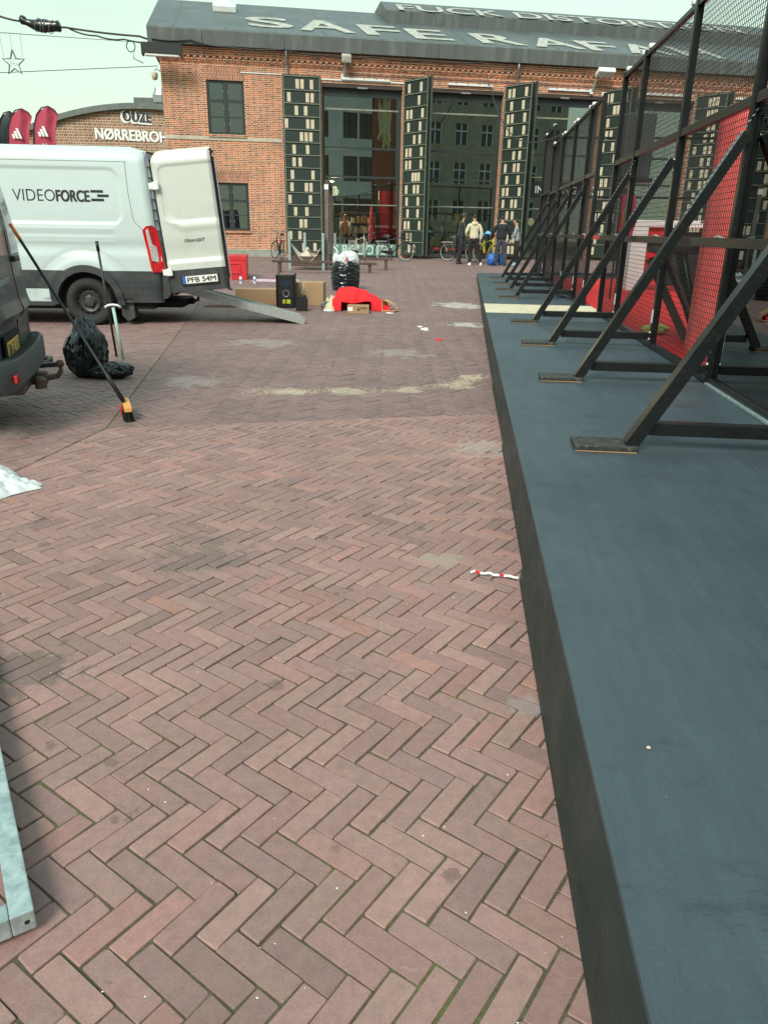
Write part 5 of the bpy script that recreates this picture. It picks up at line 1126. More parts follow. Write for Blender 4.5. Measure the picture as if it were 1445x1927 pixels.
th = thing('rubbish_bag', 'full dark bin bag with white plastic bags stuffed in its top', 'rubbish bag', (-1.02, 18.6, gz(18.6)))
mb.build('bag', M_['bag'], th, smooth=True, angle=20); mb = MB(); bagmesh(mb, (.06, 0, .5), .25, .22, .40, 9.1, (.02, 0)); bagmesh(mb, (-.2, 0, .5), .1, .1, .34, 4.1, (-.03, 0)); mb.build('white_bag', M_['wbag'], th, smooth=True, angle=20)
MB().tube([(-.2, -.02, .8), (-.21, -.03, .93), (-.27, -.02, .98)], .018, 6).build('tied_handle', M_['white'], th); mb = MB(); mb.tube([(.0, -.23, .68), (.05, -.235, .76), (.1, -.225, .68), (.05, -.235, .74), (.05, -.23, .63)], .012, 6); mb.build('red_print', M_['redf'], th)
# red cloth draped over something, from an upright end on the left down to the right
def redF(a, b):
    sp_ = [(-1.05, .22, .25), (-.92, .38, .30), (-.72, .43, .26), (-.52, .40, .22), (-.30, .31, .2), (-.12, .19, .19), (.05, .08, .13)]
    t_ = a*(len(sp_)-1); i = min(int(t_), len(sp_)-2); f = t_-i; x = sp_[i][0]*(1-f)+sp_[i+1][0]*f; h = sp_[i][1]*(1-f)+sp_[i+1][1]*f; w_ = sp_[i][2]*(1-f)+sp_[i+1][2]*f
    g = math.pi*(b*1.16-.08); hh = h*(1+.06*noise.noise(Vector((x*6, b*3, 1)))); z = math.sin(g)**.8*hh if 0 < g < math.pi else 0
    y = -math.cos(g)*w_*(1+.12*noise.noise(Vector((x*9, b*4, 5)))); z += .025*noise.noise(Vector((x*11, b*9, 3)))
    if y < 0 and -.88 < x < -.30: z = max(z, .16+.02*math.sin(x*12)) if z < .16 else z
    return (x, 14.72+y, gz(14.7)+max(.004, z))
mb = MB(); mb.grid(redF, 90, 44); tag(mb.build('red_cloth', M_['redf'], smooth=True, angle=30), 'bright red cloth draped in a low arch over rubbish beside the bin bag', 'cloth')
b = boxthing('flat_carton', 'small flat cardboard carton with printed label under the red cloth', 'box', -.54, 14.10, .40, .22, .15, 0, M_['card']); MB().box((-.19, -.003, .05), (-.10, -.001, .12)).build('label', M_['white'], b)
mb = MB(); textmesh(mb, 'VP', frame((-.175, -.0035, .065), (1, 0, 0), (0, 0, 1)), .06, .04, bold=.02, depth=.0005)
mb = MB()
for k in range(5): mb.box((-.02+k*.012, -.003, .06), (-.012+k*.012, -.001, .06+.03*(1+k % 2)))
mb.box((.04, -.003, .10), (.17, -.001, .115)); mb.box((.07, -.003, .075), (.16, -.001, .08)); mb.build('print', M_['ink'], b)
th = thing('open_carton', 'small torn orange-brown carton poking out of the right end of the red cloth', 'box', (-.02, 14.5, gz(14.5)), R(-20))
mb = MB(); mb.add([(-.08, 0, .0), (-.08, .3, .0), (-.08, .3, .2), (-.08, 0, .22), (.16, 0, .01), (.2, .3, .01), (.12, .3, .10)], [(0, 1, 2, 3), (3, 2, 6), (0, 4, 5, 1)]); mb.tube([(-.08, 0, .0), (-.085, 0, .22), (.1, .1, .13), (.19, .12, .05)], .011, 6); mb.tube([(-.08, 0, .01), (.17, -.02, .02), (.2, .1, .03)], .012, 6); mb.build('flaps', mat('orange card', (.50, .28, .13), .8), th)
tag(sheet('paper_scrap', 'flat white paper scrap in front of the torn carton', 'paper', [(-.05, 14.25), (.1, 14.2), (.12, 14.3), (0, 14.38)], .01, M_['chip'], 2, 10))
sheet('paper_scrap', 'crumpled white film beside the open tin', 'paper', [(-1.22, 14.45), (-1.12, 14.36), (-1.02, 14.4), (-1.1, 14.52)], .05, M_['wbag'], 12, 16)
th = thing('red_crate', 'bright red plastic crate standing behind the open van door', 'crate', (-4.6, 20.9, gz(20.9)), R(8))
MB().bbox((0, 0, 0), (.78, 1.25, .60), .02).build('shell', M_['redp'], th); MB().bbox((-.01, -.012, .50), (.79, 1.26, .62), .012).build('rim', M_['redp'], th); mb = MB(); mb.bbox((.12, -.02, .16), (.62, .0, .20), .006); mb.bbox((.12, -.02, .40), (.62, .0, .44), .006); mb.bbox((.12, -.02, .2), (.16, .0, .4), .006); mb.bbox((.58, -.02, .2), (.62, 0, .4), .006); mb.build('handle_frame', M_['redp'], th)
for k, (x, y, l) in enumerate([(-3.78, 19.85, 'white spray can left of the pair standing by the poster'), (-3.44, 19.95, 'white spray can right of the pair standing by the poster')]):
    th = thing('spray_can', l, 'spray can', (x, y, gz(y)), group='white spray cans'); MB().lathe([(0, 0), (.033, 0), (.035, .01), (.035, .15), (.02, .17), (0, .17)], 16).build('can', M_['white'], th, smooth=True, angle=40); MB().lathe([(0, .17), (.018, .17), (.018, .2), (0, .2)], 12).build('nozzle', mat('blue cap', (.1, .2, .4), .5), th); MB().lathe([(.0355, .05), (.0358, .11)], 16).build('label', mat('can label', (.2, .25, .4), .5), th)
sheet('poster_sheet', 'flat white and pink printed sheet lying by the spray cans', 'sheet', [(-3.7, 20.5), (-3.0, 20.5), (-2.4, 20.9), (-2.5, 21.4), (-3.6, 21.3)], .02, mat('sheet print', (.55, .55, .65), .6, col2=(.5, .25, .35), vs=3), 3, 24)
# steel rack with tarp, benches and wooden posts
th = thing('metal_rack', 'low brown bench rack with four grey corner posts and a cream tarpaulin in it', 'rack', (-2.6, 25.0, gz(25)), R(4))
for x, y in ((-.55, 0), (.52, -.1), (-.1, 1.1), (.9, 1.0)): MB().bbox((x-.04, y-.04, .05 if y > .5 else .0), (x+.04, y+.04, 1.12), .008).build('corner_post', M_['galv'], th)
mb = MB(); mb.bbox((-.5, -.02, .12), (.5, .02, .42), .01); mb.bbox((-.5, 1.0, .12), (.9, 1.04, .42), .01); mb.beam((.1, .2, .55), (1.3, 1.0, .35), .12, .03); mb.beam((0, .5, .6), (1.2, .1, .4), .1, .03); mb.build('plank', M_['wood'], th)
mb = MB(); mb.grid(lambda a, b: (-.5+1.0*a, -.06+.9*b, .25+.55*((a-.5)*2)**2*(1-.4*b)+.18*b+.05*noise.noise(Vector((a*6, b*6, 2)))+.32*math.exp(-((a-.5)/.12)**2)*math.exp(-((b-.75)/.3)**2)), 40, 24); mb.build('tarpaulin', mat('cream tarp', (.50, .45, .36), .8, dirt=(.2, .17, .13), ds=6, da=.5, bump=.3), th, smooth=True)
def bench(lab, x, y, L_, rz, h=.33):
    th = thing('wooden_bench', lab, 'bench', (x, y, gz(y)), R(rz)); MB().bbox((0, -.09, h-.07), (L_, .09, h), .008).build('seat_beam', M_['wood'], th)
    for q in (.22, L_-.22): MB().bbox((q-.05, -.06, 0), (q+.05, .06, h-.071), .006).build('leg', M_['wood'], th)
bench('long low brown beam bench in front of the grey posts', -3.55, 23.9, 2.5, -4, .36); bench('low brown beam bench behind the bin bag, right of the tall wooden posts', -1.45, 24.3, 1.1, 2, .30); bench('farther low brown beam bench right of the tall wooden posts', -1.2, 25.6, 1.35, -3, .38)
th = thing('wooden_gate_post', 'tall brown and grey timber frame of two posts standing before the first glass door', 'timber frame', (-1.97, 25.2, gz(25.2)), R(2))
MB().bbox((-.06, -.06, 0), (.06, .06, 2.55), .008).build('post', M_['greywood'], th); MB().bbox((.0, 1.8, 0), (.12, 1.92, 2.55), .008).build('post', M_['wood'], th); MB().bbox((-.05, -.06, 2.551), (.1, 1.92, 2.66), .008).build('cross_beam', M_['wood'], th); MB().bbox((-.065, -.065, 2.40), (.065, .065, 2.549), .003).build('cap', M_['white'], th)
sheet('plastic_scrap', 'blue white plastic film caught under the low benches', 'plastic sheet', [(-1.75, 24.0), (-1.3, 23.8), (-1.25, 24.2), (-1.6, 24.4)], .3, M_['wbag'], 5, 20)
for k, x in enumerate((-3.4, -3.05)):
    th = thing('drain_grate', ['dark iron drain grate under the ramp, left of the two', 'dark iron drain grate under the ramp, right of the two'][k], 'drain', (x, 14.95, gz(14.95)+.003), 0, 'drain grates under the ramp'); mb = MB()
    for q in range(8): mb.box((-.14+q*.036, -.16, 0), (-.122+q*.036, .16, .004))
    mb.box((-.16, -.18, 0), (-.1401, .18, .005)); mb.box((.1481, -.18, 0), (.165, .18, .005)); mb.box((-.14, -.18, 0), (.148, -.161, .005)); mb.box((-.14, .161, 0), (.148, .18, .005)); mb.build('grid', M_['black'], th); MB().box((-.16, -.18, -.02), (.165, .18, -.001)).build('pit', M_['void'], th)
# small finds on the paving
for k, (x, y, s_, m, l) in enumerate([(.62, 12.2, .06, 'chip', 'small crumpled white paper near the pale plywood strip'), (.55, 12.5, .04, 'chip', 'tiny white scrap beside the crumpled paper'), (.76, 11.05, .045, 'redf', 'small red scrap on the paving near the platform')]):
    sheet('paper_scrap', l, 'paper', [(x+s_*math.cos(a)*(1+.3*math.sin(3*a)), y+s_*1.6*math.sin(a)) for a in np.arange(0, 6.2, .9)], s_*.7, M_[m], k, 10)
for (x, y, l) in [(1.0, 1.39, 'pale pebble on the deck near the front edge')]:
    mb = MB(); mb.lathe([(0, 0), (.005, .001), (.006, .003), (.003, .006), (0, .0065)], 10, 0, Matrix.Translation(at(1220, 1409, ZP+.001)) @ Matrix.Diagonal((1, .8, 1, 1))); tag(mb.build('pebble', M_['sand'], smooth=True), l, 'pebble')
# ================================================================ people
def skinmesh(name, V_, E_, Rr, m, parent, sub=1):
    me = bpy.data.meshes.new(name); me.from_pydata([tuple(v) for v in V_], E_, []); o = bpy.data.objects.new(name, me); COL.objects.link(o)
    sk = o.modifiers.new('s', 'SKIN'); sk.use_smooth_shade = True; sk.branch_smoothing = .6
    for i, r_ in enumerate(Rr): me.skin_vertices[0].data[i].radius = r_ if isinstance(r_, tuple) else (r_, r_)
    me.skin_vertices[0].data[0].use_root = True
    sb = o.modifiers.new('b', 'SUBSURF'); sb.levels = sub; sb.render_levels = sub
    dg = bpy.context.evaluated_depsgraph_get(); nm = bpy.data.meshes.new_from_object(o.evaluated_get(dg)); o.modifiers.clear(); o.data = nm; nm.name = name; bpy.data.meshes.remove(me)
    nm.materials.clear(); nm.materials.append(m); nm.polygons.foreach_set('use_smooth', [True]*len(nm.polygons)); o.parent = parent
    return o
M_['skin'] = mat('skin', (.50, .28, .19), .55, var=.12); M_['skin2'] = mat('tanned skin', (.30, .17, .11), .55, var=.12); M_['hair'] = mat('black hair', (.012, .010, .009), .5, bump=.3, bs=80); M_['eye'] = mat('eye', (.05, .04, .04), .2); M_['lips'] = mat('lips', (.38, .14, .11), .5)
def person(label, x, y, head_deg, H, top, topm, trm, shoem, skinm, arms, legs, hairm=None, bulk=1.0, lean=0, cap=None, head_turn=0, z=None, hood=False):
    """local +y = facing direction; arms/legs give joint positions in metres for a 1.75 m figure"""
    th = thing('person', label, 'person', (x, y, gz(y) if z is None else z), R(head_deg)); s = H/1.75
    th.scale = (s, s, s)
    lf = lambda z_: lean*max(0, z_-.95)
    P = {'pel': (0, lf(.95), .95), 'wai': (0, lf(1.08), 1.08), 'che': (0, .0+lf(1.3), 1.30), 'nec': (0, -.01+lf(1.47), 1.475), 'ne2': (0, .01+lf(1.54), 1.54)}
    Hc = Vector((0, .03+lf(1.64), 1.645))
    V_ = []; E_ = []; Rr = []
    def add(p, r, par=None): V_.append(Vector(p)); Rr.append(r); i = len(V_)-1; (E_.append((par, i)) if par is not None else None); return i
    pe = add(P['pel'], .06); wa = add(P['wai'], .07, pe); ch = add(P['che'], (.09, .07), wa); ne = add(P['nec'], .06, ch); n2 = add(P['ne2'], .052, ne)
    h1 = add(Hc+Vector((0, .01, -.055)), (.062, .075), n2); h2_ = add(Hc+Vector((0, 0, .01)), (.074, .092), h1); h3 = add(Hc+Vector((0, -.012, .06)), (.066, .082), h2_); 
    JT = {}
    for sd_, (sh, el, wr) in zip((-1, 1), arms):
        sh = Vector(sh)+Vector((0, lf(1.42), 0)); el = Vector(el)+Vector((0, lf(1.15), 0)); wr = Vector(wr)+Vector((0, lf(1.0), 0)); JT[sd_] = (sh, el, wr)
        a = add(sh, .05, ch); b = add(el, .038, a); c = add(wr, .026, b)
        d_ = (wr-el).normalized(); pl = add(wr+d_*.05, (.036, .018), c); sidev = d_.cross(Vector((0, 1, 0))).normalized() if abs(d_.y) < .9 else Vector((1, 0, 0)); fw = sidev.cross(d_).normalized()
        for q, ln in zip((-.026, -.009, .009, .026), (.062, .074, .078, .06)):      # four fingers, slightly curled, and a thumb
            f1 = add(wr+d_*.085+fw*q, .0095, pl); f2 = add(wr+d_*(.085+ln*.55)+fw*q*1.1-sidev*sd_*.010, .0085, f1); add(wr+d_*(.085+ln)+fw*q*1.1-sidev*sd_*.028, .007, f2)
        t1 = add(wr+d_*.035+fw*.04, .011, pl); add(wr+d_*.085+fw*.055, .009, t1)
    FT = {}
    for sd_, (hp_, kn, an) in zip((-1, 1), legs):
        a = add(hp_, .05, pe); b = add(kn, .042, a); c = add(an, .032, b); FT[sd_] = (Vector(hp_), Vector(kn), Vector(an))
    skinmesh('body', V_, E_, Rr, skinm, th, 1)
    # face and hair
    Mh = Matrix.Translation(Hc) @ Matrix.Rotation(R(head_turn), 4, 'Z')
    mb = MB()
    mb.lathe([(0, -.014), (.012, -.008), (.012, .01), (.006, .03), (0, .035)], 8, 0, Mh @ Matrix.Translation((0, .095, -.018))); mb.build('nose', skinm, th, smooth=True)
    for q in (-.032, .032):
        mb = MB(); mb.lathe([(0, -.008), (.010, 0), (0, .008)], 8, 0, Mh @ Matrix.Translation((q, .082, .015))); mb.build('eye', M_['eye'], th, smooth=True)
        mb = MB(); mb.lathe([(0, -.03), (.014, -.02), (.018, .01), (0, .028)], 8, 0, Mh @ Matrix.Translation((q*2.4, -.005, .0)) @ Matrix.Diagonal((.6, 1, 1, 1))); mb.build('ear', skinm, th, smooth=True)
    mb = MB(); mb.tube([tuple(Mh @ Vector(p)) for p in ((-.024, .083, -.055), (0, .092, -.053), (.024, .083, -.055))], .006, 6); mb.build('mouth', M_['lips'], th)
    mb = MB(); hm_ = hairm or M_['hair']
    def hair(a, b):
        g = 2*math.pi*a; t_ = b*R(112 if math.sin(g) < .35 else 68); r = 1+.05*noise.noise(Vector((math.cos(g)*4, math.sin(g)*4, b*6)))
        return tuple(Mh @ Vector((.083*r*math.sin(t_)*math.cos(g), -.006+.103*r*math.sin(t_)*math.sin(g), .035+.090*r*math.cos(t_))))
    mb.grid(hair, 28, 12); mb.build('hair', hm_, th, smooth=True)
    if cap:
        mb = MB(); mb.lathe([(.092, .02), (.094, .05), (.085, .10), (.05, .128), (0, .135)], 20, 0, Mh @ Matrix.Translation((0, -.004, .01)) @ Matrix.Diagonal((1, 1.12, 1, 1)))
        mb.grid(lambda a, b: tuple(Mh @ Vector(((a-.5)*.15, .07+.11*b*(1-(2*a-1)**2*.35), .045-.02*b+.012*(1-(2*a-1)**2)))), 8, 4); mb.build('cap', cap, th, smooth=True)
    # top garment
    V_ = []; E_ = []; Rr = []; k = bulk; hem = top.get('hem', .90)
    a0 = add((0, lf(hem), hem), (.165*k, .115*k)); a1 = add((0, lf(1.05), 1.06), (.165*k, .118*k), a0); a2 = add((0, lf(1.25), 1.25), (.175*k, .12*k), a1); a3 = add((0, -.005+lf(1.38), 1.385), (.15*k, .105*k), a2); a4 = add((0, -.012+lf(1.46), 1.465), (.075, .075), a3)
    for sd_ in (-1, 1):
        sh, el, wr = JT[sd_]; b0 = add(sh, .072*k, a3); b1 = add(sh.lerp(el, .5), .064*k, b0); b2 = add(el, .056*k, b1); b3 = add(el.lerp(wr, .55), .050*k, b2); add(wr.lerp(el, .04), .040*k, b3)
    tp = skinmesh(top['name'], V_, E_, Rr, topm, th, 2)
    for v in tp.data.vertices: d = .010*noise.noise(v.co*9)+.006*noise.noise(v.co*22); v.co += v.normal*d
    if hood:
        mb = MB(); mb.lathe([(.04, .03), (.10, .035), (.125, .0), (.12, -.05), (.06, -.11), (0, -.14)], 18, 0, Matrix.Translation((0, -.055+lf(1.45), 1.47)) @ Matrix.Rotation(R(22), 4, 'X') @ Matrix.Diagonal((1, .75, 1, 1))); mb.build('hood', topm, th, smooth=True)
    # trousers
    V_ = []; E_ = []; Rr = []; lk = top.get('leg', 1.0)
    a0 = add((0, 0, .95), (.155*k, .115*k)); a1 = add((0, 0, 1.05), (.15*k, .11*k), a0)
    for sd_ in (-1, 1):
        hp_, kn, an = FT[sd_]; b0 = add(hp_+Vector((0, 0, -.04)), .115*k, a0); b1 = add(hp_.lerp(kn, .5), .104*lk, b0); b2 = add(kn, .082*lk, b1); b3 = add(kn.lerp(an, .5), .076*lk, b2); add(an+Vector((0, 0, -.02)), .064*lk, b3)
    tr = skinmesh('trousers', V_, E_, Rr, trm, th, 2)
    for v in tr.data.vertices: v.co += v.normal*(.008*noise.noise(v.co*11)+.008*noise.noise(Vector((v.co.x*6, v.co.y*6, v.co.z*26))))
    for sd_ in (-1, 1):
        an = FT[sd_][2]; tw = top.get('toe', 12)*sd_
        Ms = Matrix.Translation((an.x, an.y, 0)) @ Matrix.Rotation(R(-tw), 4, 'Z')
        def shoe(a, b):
            g = 2*math.pi*a; yy = math.sin(g); L_ = .135 if yy > 0 else .085; w_ = .048-.006*abs(yy); zt_ = .105-.055*max(0, yy)**.8
            t_ = b; r = 1.0 if t_ < .3 else math.sqrt(max(0, 1-((t_-.3)/.7)**2)); return tuple(Ms @ Vector((w_*r*math.cos(g), .02+L_*r*yy*(1 if yy > 0 else 1), .002+zt_*min(1, t_/.7))))
        mb = MB(); mb.grid(shoe, 20, 8); mb.lathe([(0, .002), (1, .002), (1, .026), (0, .026)], 20, 0, Ms @ Matrix.Translation((0, .045, 0)) @ Matrix.Diagonal((.052, .118, 1, 1))); mb.build('shoe', shoem, th, smooth=True, angle=50)
    return th
SHL, SHR = (-.185, 0, 1.41), (.185, 0, 1.41)
hang = [(SHL, (-.25, -.03, 1.14), (-.25, .05, .90)), (SHR, (.25, -.03, 1.14), (.25, .05, .90))]
pocket = [(SHL, (-.28, -.06, 1.15), (-.20, .10, .96)), (SHR, (.28, -.06, 1.15), (.20, .10, .96))]
stand = [((-.09, 0, .90), (-.11, .02, .49), (-.12, -.01, .09)), ((.09, 0, .90), (.12, .0, .49), (.14, -.03, .09))]
M_['navy'] = mat('dark navy knit', (.012, .014, .022), .85, var=.3); M_['cream'] = mat('cream cotton', (.60, .55, .38), .85, var=.12); M_['charc'] = mat('black jacket', (.018, .02, .028), .7, var=.3); M_['btr'] = mat('black trousers', (.012, .012, .014), .8, var=.3)
M_['gtr'] = mat('grey blue trousers', (.045, .048, .075), .85, var=.3); M_['gtop'] = mat('light grey top', (.34, .38, .40), .85, col2=(.2, .22, .24), vs=14); M_['blueb'] = mat('blue sack', (.015, .13, .45), .45, var=.3, bump=.5, bs=14); M_['wsh'] = mat('white shoe', (.7, .7, .7), .6); M_['bsh'] = mat('black shoe', (.02, .02, .02), .5); M_['lbsh'] = mat('pale blue shoe', (.25, .42, .6), .5); M_['capm'] = mat('dark green cap', (.03, .05, .05), .8)
p1 = person('person in dark jacket and cap with backpack strap, turned towards the cream hoodie', 2.72, 29.55, -72, 1.76, {'name': 'jacket', 'hem': .82}, M_['charc'], M_['btr'], M_['bsh'], M_['skin2'],
    [(SHL, (-.27, .03, 1.15), (-.16, .24, 1.05)), (SHR, (.27, .03, 1.15), (.16, .24, 1.08))], [((-.09, 0, .90), (-.12, .04, .49), (-.16, .02, .09)), ((.09, 0, .90), (.12, -.04, .49), (.13, -.16, .09))], cap=M_['capm'], bulk=1.08, lean=.08)
MB().tube([(-.12, -.09, 1.0), (-.13, -.02, 1.46), (-.125, .12, 1.38), (-.13, .13, 1.12)], .018, 6).build('strap', M_['greywood'], p1)
p2 = person('person in cream hoodie, black trousers and white trainers, back to the camera', 3.12, 28.85, 4, 1.74, {'name': 'hoodie', 'hem': .86}, M_['cream'], M_['btr'], M_['wsh'], M_['skin'],
    [(SHL, (-.29, .0, 1.15), (-.24, .14, .98)), (SHR, (.28, -.02, 1.13), (.25, .02, .88))], [((-.09, 0, .90), (-.12, .06, .49), (-.10, .03, .09)), ((.09, 0, .90), (.16, .0, .49), (.30, -.06, .09))], bulk=1.12, hood=True)
p3 = person('person in dark sweater and grey blue trousers seen from behind, beside the blue sack', 4.12, 28.75, -6, 1.72, {'name': 'sweater', 'hem': .90, 'leg': 1.15}, M_['navy'], M_['gtr'], M_['bsh'], M_['skin'],
    [(SHL, (-.33, .02, 1.15), (-.34, .14, .93)), (SHR, (.30, .02, 1.14), (.31, .12, .92))], [((-.10, 0, .90), (-.13, .04, .49), (-.17, .0, .09)), ((.10, 0, .90), (.14, .0, .49), (.17, -.06, .09))], bulk=1.25, lean=.04)
p4 = person('person in light grey top and black trousers with pale blue shoes, looking left', 4.78, 29.35, 82, 1.62, {'name': 'top', 'hem': .84}, M_['gtop'], M_['btr'], M_['lbsh'], M_['skin'],
    [(SHL, (-.22, .10, 1.14), (-.16, .28, .98)), (SHR, (.24, -.08, 1.14), (.2, .05, .92))], stand, bulk=.98, lean=.1)
ins = HP(7.35, 2.6, 0)
p5 = person('person in tan shirt bending over the table behind the leftmost glass door', ins.x, ins.y, 190, 1.75, {'name': 'shirt', 'hem': .92}, mat('tan shirt', (.55, .38, .18), .8), M_['btr'], M_['bsh'], M_['skin'],
    [(SHL, (-.22, .28, 1.10), (-.18, .36, .86)), (SHR, (.22, .25, 1.10), (.12, .38, .86))], stand, lean=.75, z=GF)
mb = MB(); bagmesh(mb, (0, 0, 0), .19, .17, .44, 6.6, (.05, 0), False, .12, 60, 40); o = mb.build('blue_sack', M_['blueb'], smooth=True); o.location = (3.83, 28.95, .335); tag(o, 'bright blue plastic sack on the ground left of the person in dark sweater', 'sack')
mb = MB(); bagmesh(mb, (0, 0, 0), .11, .1, .40, 3.6, (-.03, 0), False, .12, 60, 40); o = mb.build('blue_sack', M_['blueb'], smooth=True); o.location = (4.2, 29.15, .34); tag(o, 'smaller blue sack half hidden behind the grey blue trousers', 'sack')
# ================================================================ bicycles
def bicycle(label, x, y, rz, fm, tilt=3, wheelm=None, basket=False, guard=True, steer=0):
    th = thing('bicycle', label, 'bicycle', (x, y, gz(y)), R(rz), 'bicycles parked in front of the hall', rot=(R(tilt), 0, R(rz)))
    rw = .34; wx = .53; gm = wheelm or M_['galv']
    def wheel_(cx, st=0):
        M = Matrix.Translation((cx, 0, rw)) @ Matrix.Rotation(R(st), 4, 'Z') @ Matrix.Rotation(math.pi/2, 4, 'X')
        w = MB().lathe([(rw-.012, -.016), (rw-.001, -.012), (rw, 0), (rw-.001, .012), (rw-.012, .016), (rw-.03, .012), (rw-.034, 0), (rw-.03, -.012), (rw-.012, -.016)], 40, 0, M).build('wheel', M_['tyre'], th, smooth=True)
        MB().lathe([(rw-.036, -.012), (rw-.031, -.0125), (rw-.031, .0125), (rw-.036, .012), (rw-.048, 0), (rw-.036, -.012)], 40, 0, M).build('rim', gm, w)
        mb = MB()
        for k in range(24): g = k*math.pi/12; g2 = g+.5*(1 if k % 2 else -1); mb.beam(M @ Vector((.02*math.cos(g2), .02*math.sin(g2), .025*(1 if k % 4 < 2 else -1))), M @ Vector(((rw-.045)*math.cos(g), (rw-.045)*math.sin(g), 0)), .0025, .0025)
        mb.lathe([(0, -.04), (.02, -.035), (.015, 0), (.02, .035), (0, .04)], 10, 0, M); mb.build('spokes', M_['steel'], w)
        if guard: mb = MB(); mb.tube([tuple(M @ Vector(((rw+.025)*math.cos(a), (rw+.025)*math.sin(a), 0))) for a in np.linspace(R(-15) if cx < 0 else R(10), R(165) if cx > 0 else R(195), 16)], .016, 6); mb.build('mudguard', fm, th, smooth=True)
    wheel_(-wx); wheel_(wx, steer)
    bb = Vector((-.08, 0, .29)); st = Vector((-.24, 0, .80)); hd = Vector((.36, 0, .86)); hb = Vector((.40, 0, .68)); rx = Vector((-wx, 0, rw)); fx = Vector((wx, 0, rw))
    mb = MB(); mb.tube([bb, st+(st-bb)*.02], .016, 8); mb.tube([bb, hb], .018, 8); mb.tube([st*.92+bb*.08, hd], .016, 8); mb.tube([hd, hb], .02, 8)
    for q in (-.05, .05): mb.tube([bb+Vector((0, q*.4, 0)), rx+Vector((0, q, 0))], .010, 6); mb.tube([st, rx+Vector((0, q, 0))], .008, 6)
    mb.build('frame', fm, th, smooth=True)
    mb = MB()
    for q in (-.05, .05): mb.tube([hb+Vector((0, q*.6, 0)), hb.lerp(fx, .5)+Vector((-.01, q, 0)), fx+Vector((0, q, 0))], .011, 6)
    mb.tube([hb, hd+Vector((-.03, 0, .12))], .014, 6); mb.build('fork', fm, th, smooth=True)
    hh = hd+Vector((-.03, 0, .13)); MB().tube([hh+Vector((-.14, -.27, .04)), hh+Vector((-.02, -.22, .06)), hh+Vector((.05, -.08, .01)), hh+Vector((.05, .08, .01)), hh+Vector((-.02, .22, .06)), hh+Vector((-.14, .27, .04))], .011, 8).build('handlebar', M_['black'], th, smooth=True)
    for q in (-.27, .27): MB().tube([hh+Vector((-.15, q, .04)), hh+Vector((-.04, q*.9, .052))], .017, 8).build('grip', M_['blackp'], th)
    MB().tube([st, st+Vector((-.05, 0, .14))], .013, 8).build('seat_post', M_['steel'], th)
    mb = MB(); mb.grid(lambda a, b: (-.43+.27*a, (b-.5)*(.19-.15*a**.7), .955+.02*math.sin(a*3)-.05*(2*b-1)**2), 10, 8); mb.grid(lambda a, b: (-.43+.27*a, (b-.5)*(.19-.15*a**.7), .93-.05*(2*b-1)**2), 10, 8, flip=True); mb.build('saddle', M_['blackp'], th, smooth=True)
    mb = MB(); Mc = Matrix.Translation(bb) @ Matrix.Rotation(math.pi/2, 4, 'X'); mb.lathe([(0, .035), (.09, .035), (.09, .04), (0, .04)], 20, 0, Mc); mb.beam(bb+Vector((0, -.06, 0)), bb+Vector((.08, -.06, -.15)), .015, .02); mb.beam(bb+Vector((0, .06, 0)), bb+Vector((-.08, .06, .15)), .015, .02); mb.box(bb+Vector((.04, -.15, -.16)), bb+Vector((.12, -.06, -.14))); mb.box(bb+Vector((-.12, .06, .14)), bb+Vector((-.04, .15, .16))); mb.build('crank', M_['black'], th)
    mb = MB(); mb.prism([(-.55, .30), (-.08, .20), (.02, .27), (.0, .36), (-.08, .38), (-.54, .38)], -.055, -.045); mb.build('chain_case', M_['blackp'], th)
    mb = MB(); 
    for q in (-.06, 0, .06): mb.tube([(-.30, q, .72), (-.78, q, .72)], .006, 6)
    for q in (-.06, .06): mb.tube([(-.70, q, .72), (-wx, q, rw)], .006, 6)
    mb.tube([(-.78, -.06, .72), (-.78, .06, .72)], .006, 6); mb.tube([(-.30, -.06, .72), (-.30, .06, .72)], .006, 6); mb.build('rack', gm, th)
    MB().tube([(-.2, .06, .28), (-.28, .24, .0)], .008, 6).build('kickstand', M_['steel'], th)
    mb = MB(); mb.bbox((.44, -.03, .74), (.50, .03, .80), .015); mb.build('headlamp', M_['steel'], th); MB().bbox((-.80, -.025, .66), (-.785, .025, .71), .005).build('rear_lamp', M_['taillight'], th)
    if basket:
        mb = MB()
        for z in np.linspace(.80, 1.02, 5): mb.tube([(.42, -.16, z), (.72, -.18, z), (.72, .18, z), (.42, .16, z), (.42, -.16, z)], .005, 5)
        for q in np.linspace(-.16, .16, 7): mb.tube([(.42, q, 1.02), (.42, q, .8), (.72, q*1.1, .8), (.72, q*1.1, 1.02)], .004, 5)
        mb.build('basket', M_['black'], th)
    return th
M_['fblack'] = mat('black bike paint', (.012, .013, .014), .25, coat=.6); M_['fcream'] = mat('cream guards', (.4, .4, .36), .4); M_['fyel'] = mat('yellow bike paint', (.62, .55, .03), .3, coat=.5); M_['fred'] = mat('dark red paint', (.25, .02, .03), .3, coat=.5)
bicycle('black sporty bicycle leaning by the brick wall at the left', -4.32, 30.55, 112, M_['fblack'], 6, M_['black'], guard=False, steer=15)
bicycle('grey bicycle with luggage rack before the leftmost glass door', -1.18, 30.55, -58, M_['fcream'], -4, steer=-20)
bicycle('dark bicycle with front basket at the right of the leftmost glass door', .22, 30.9, -28, M_['fblack'], 4, basket=True, steer=25)
bicycle('black bicycle with pale rims behind the person in the cap', 2.85, 31.1, -28, M_['fblack'], 5, M_['fcream'], steer=-10)
bicycle('yellow bicycle between the two pairs of people', 3.75, 30.2, -62, M_['fyel'], -5, steer=10)
th = thing('helmet_pile', 'blue and green cycle helmets hanging on the yellow bicycle', 'helmet', (3.55, 30.0, gz(30)+.98))
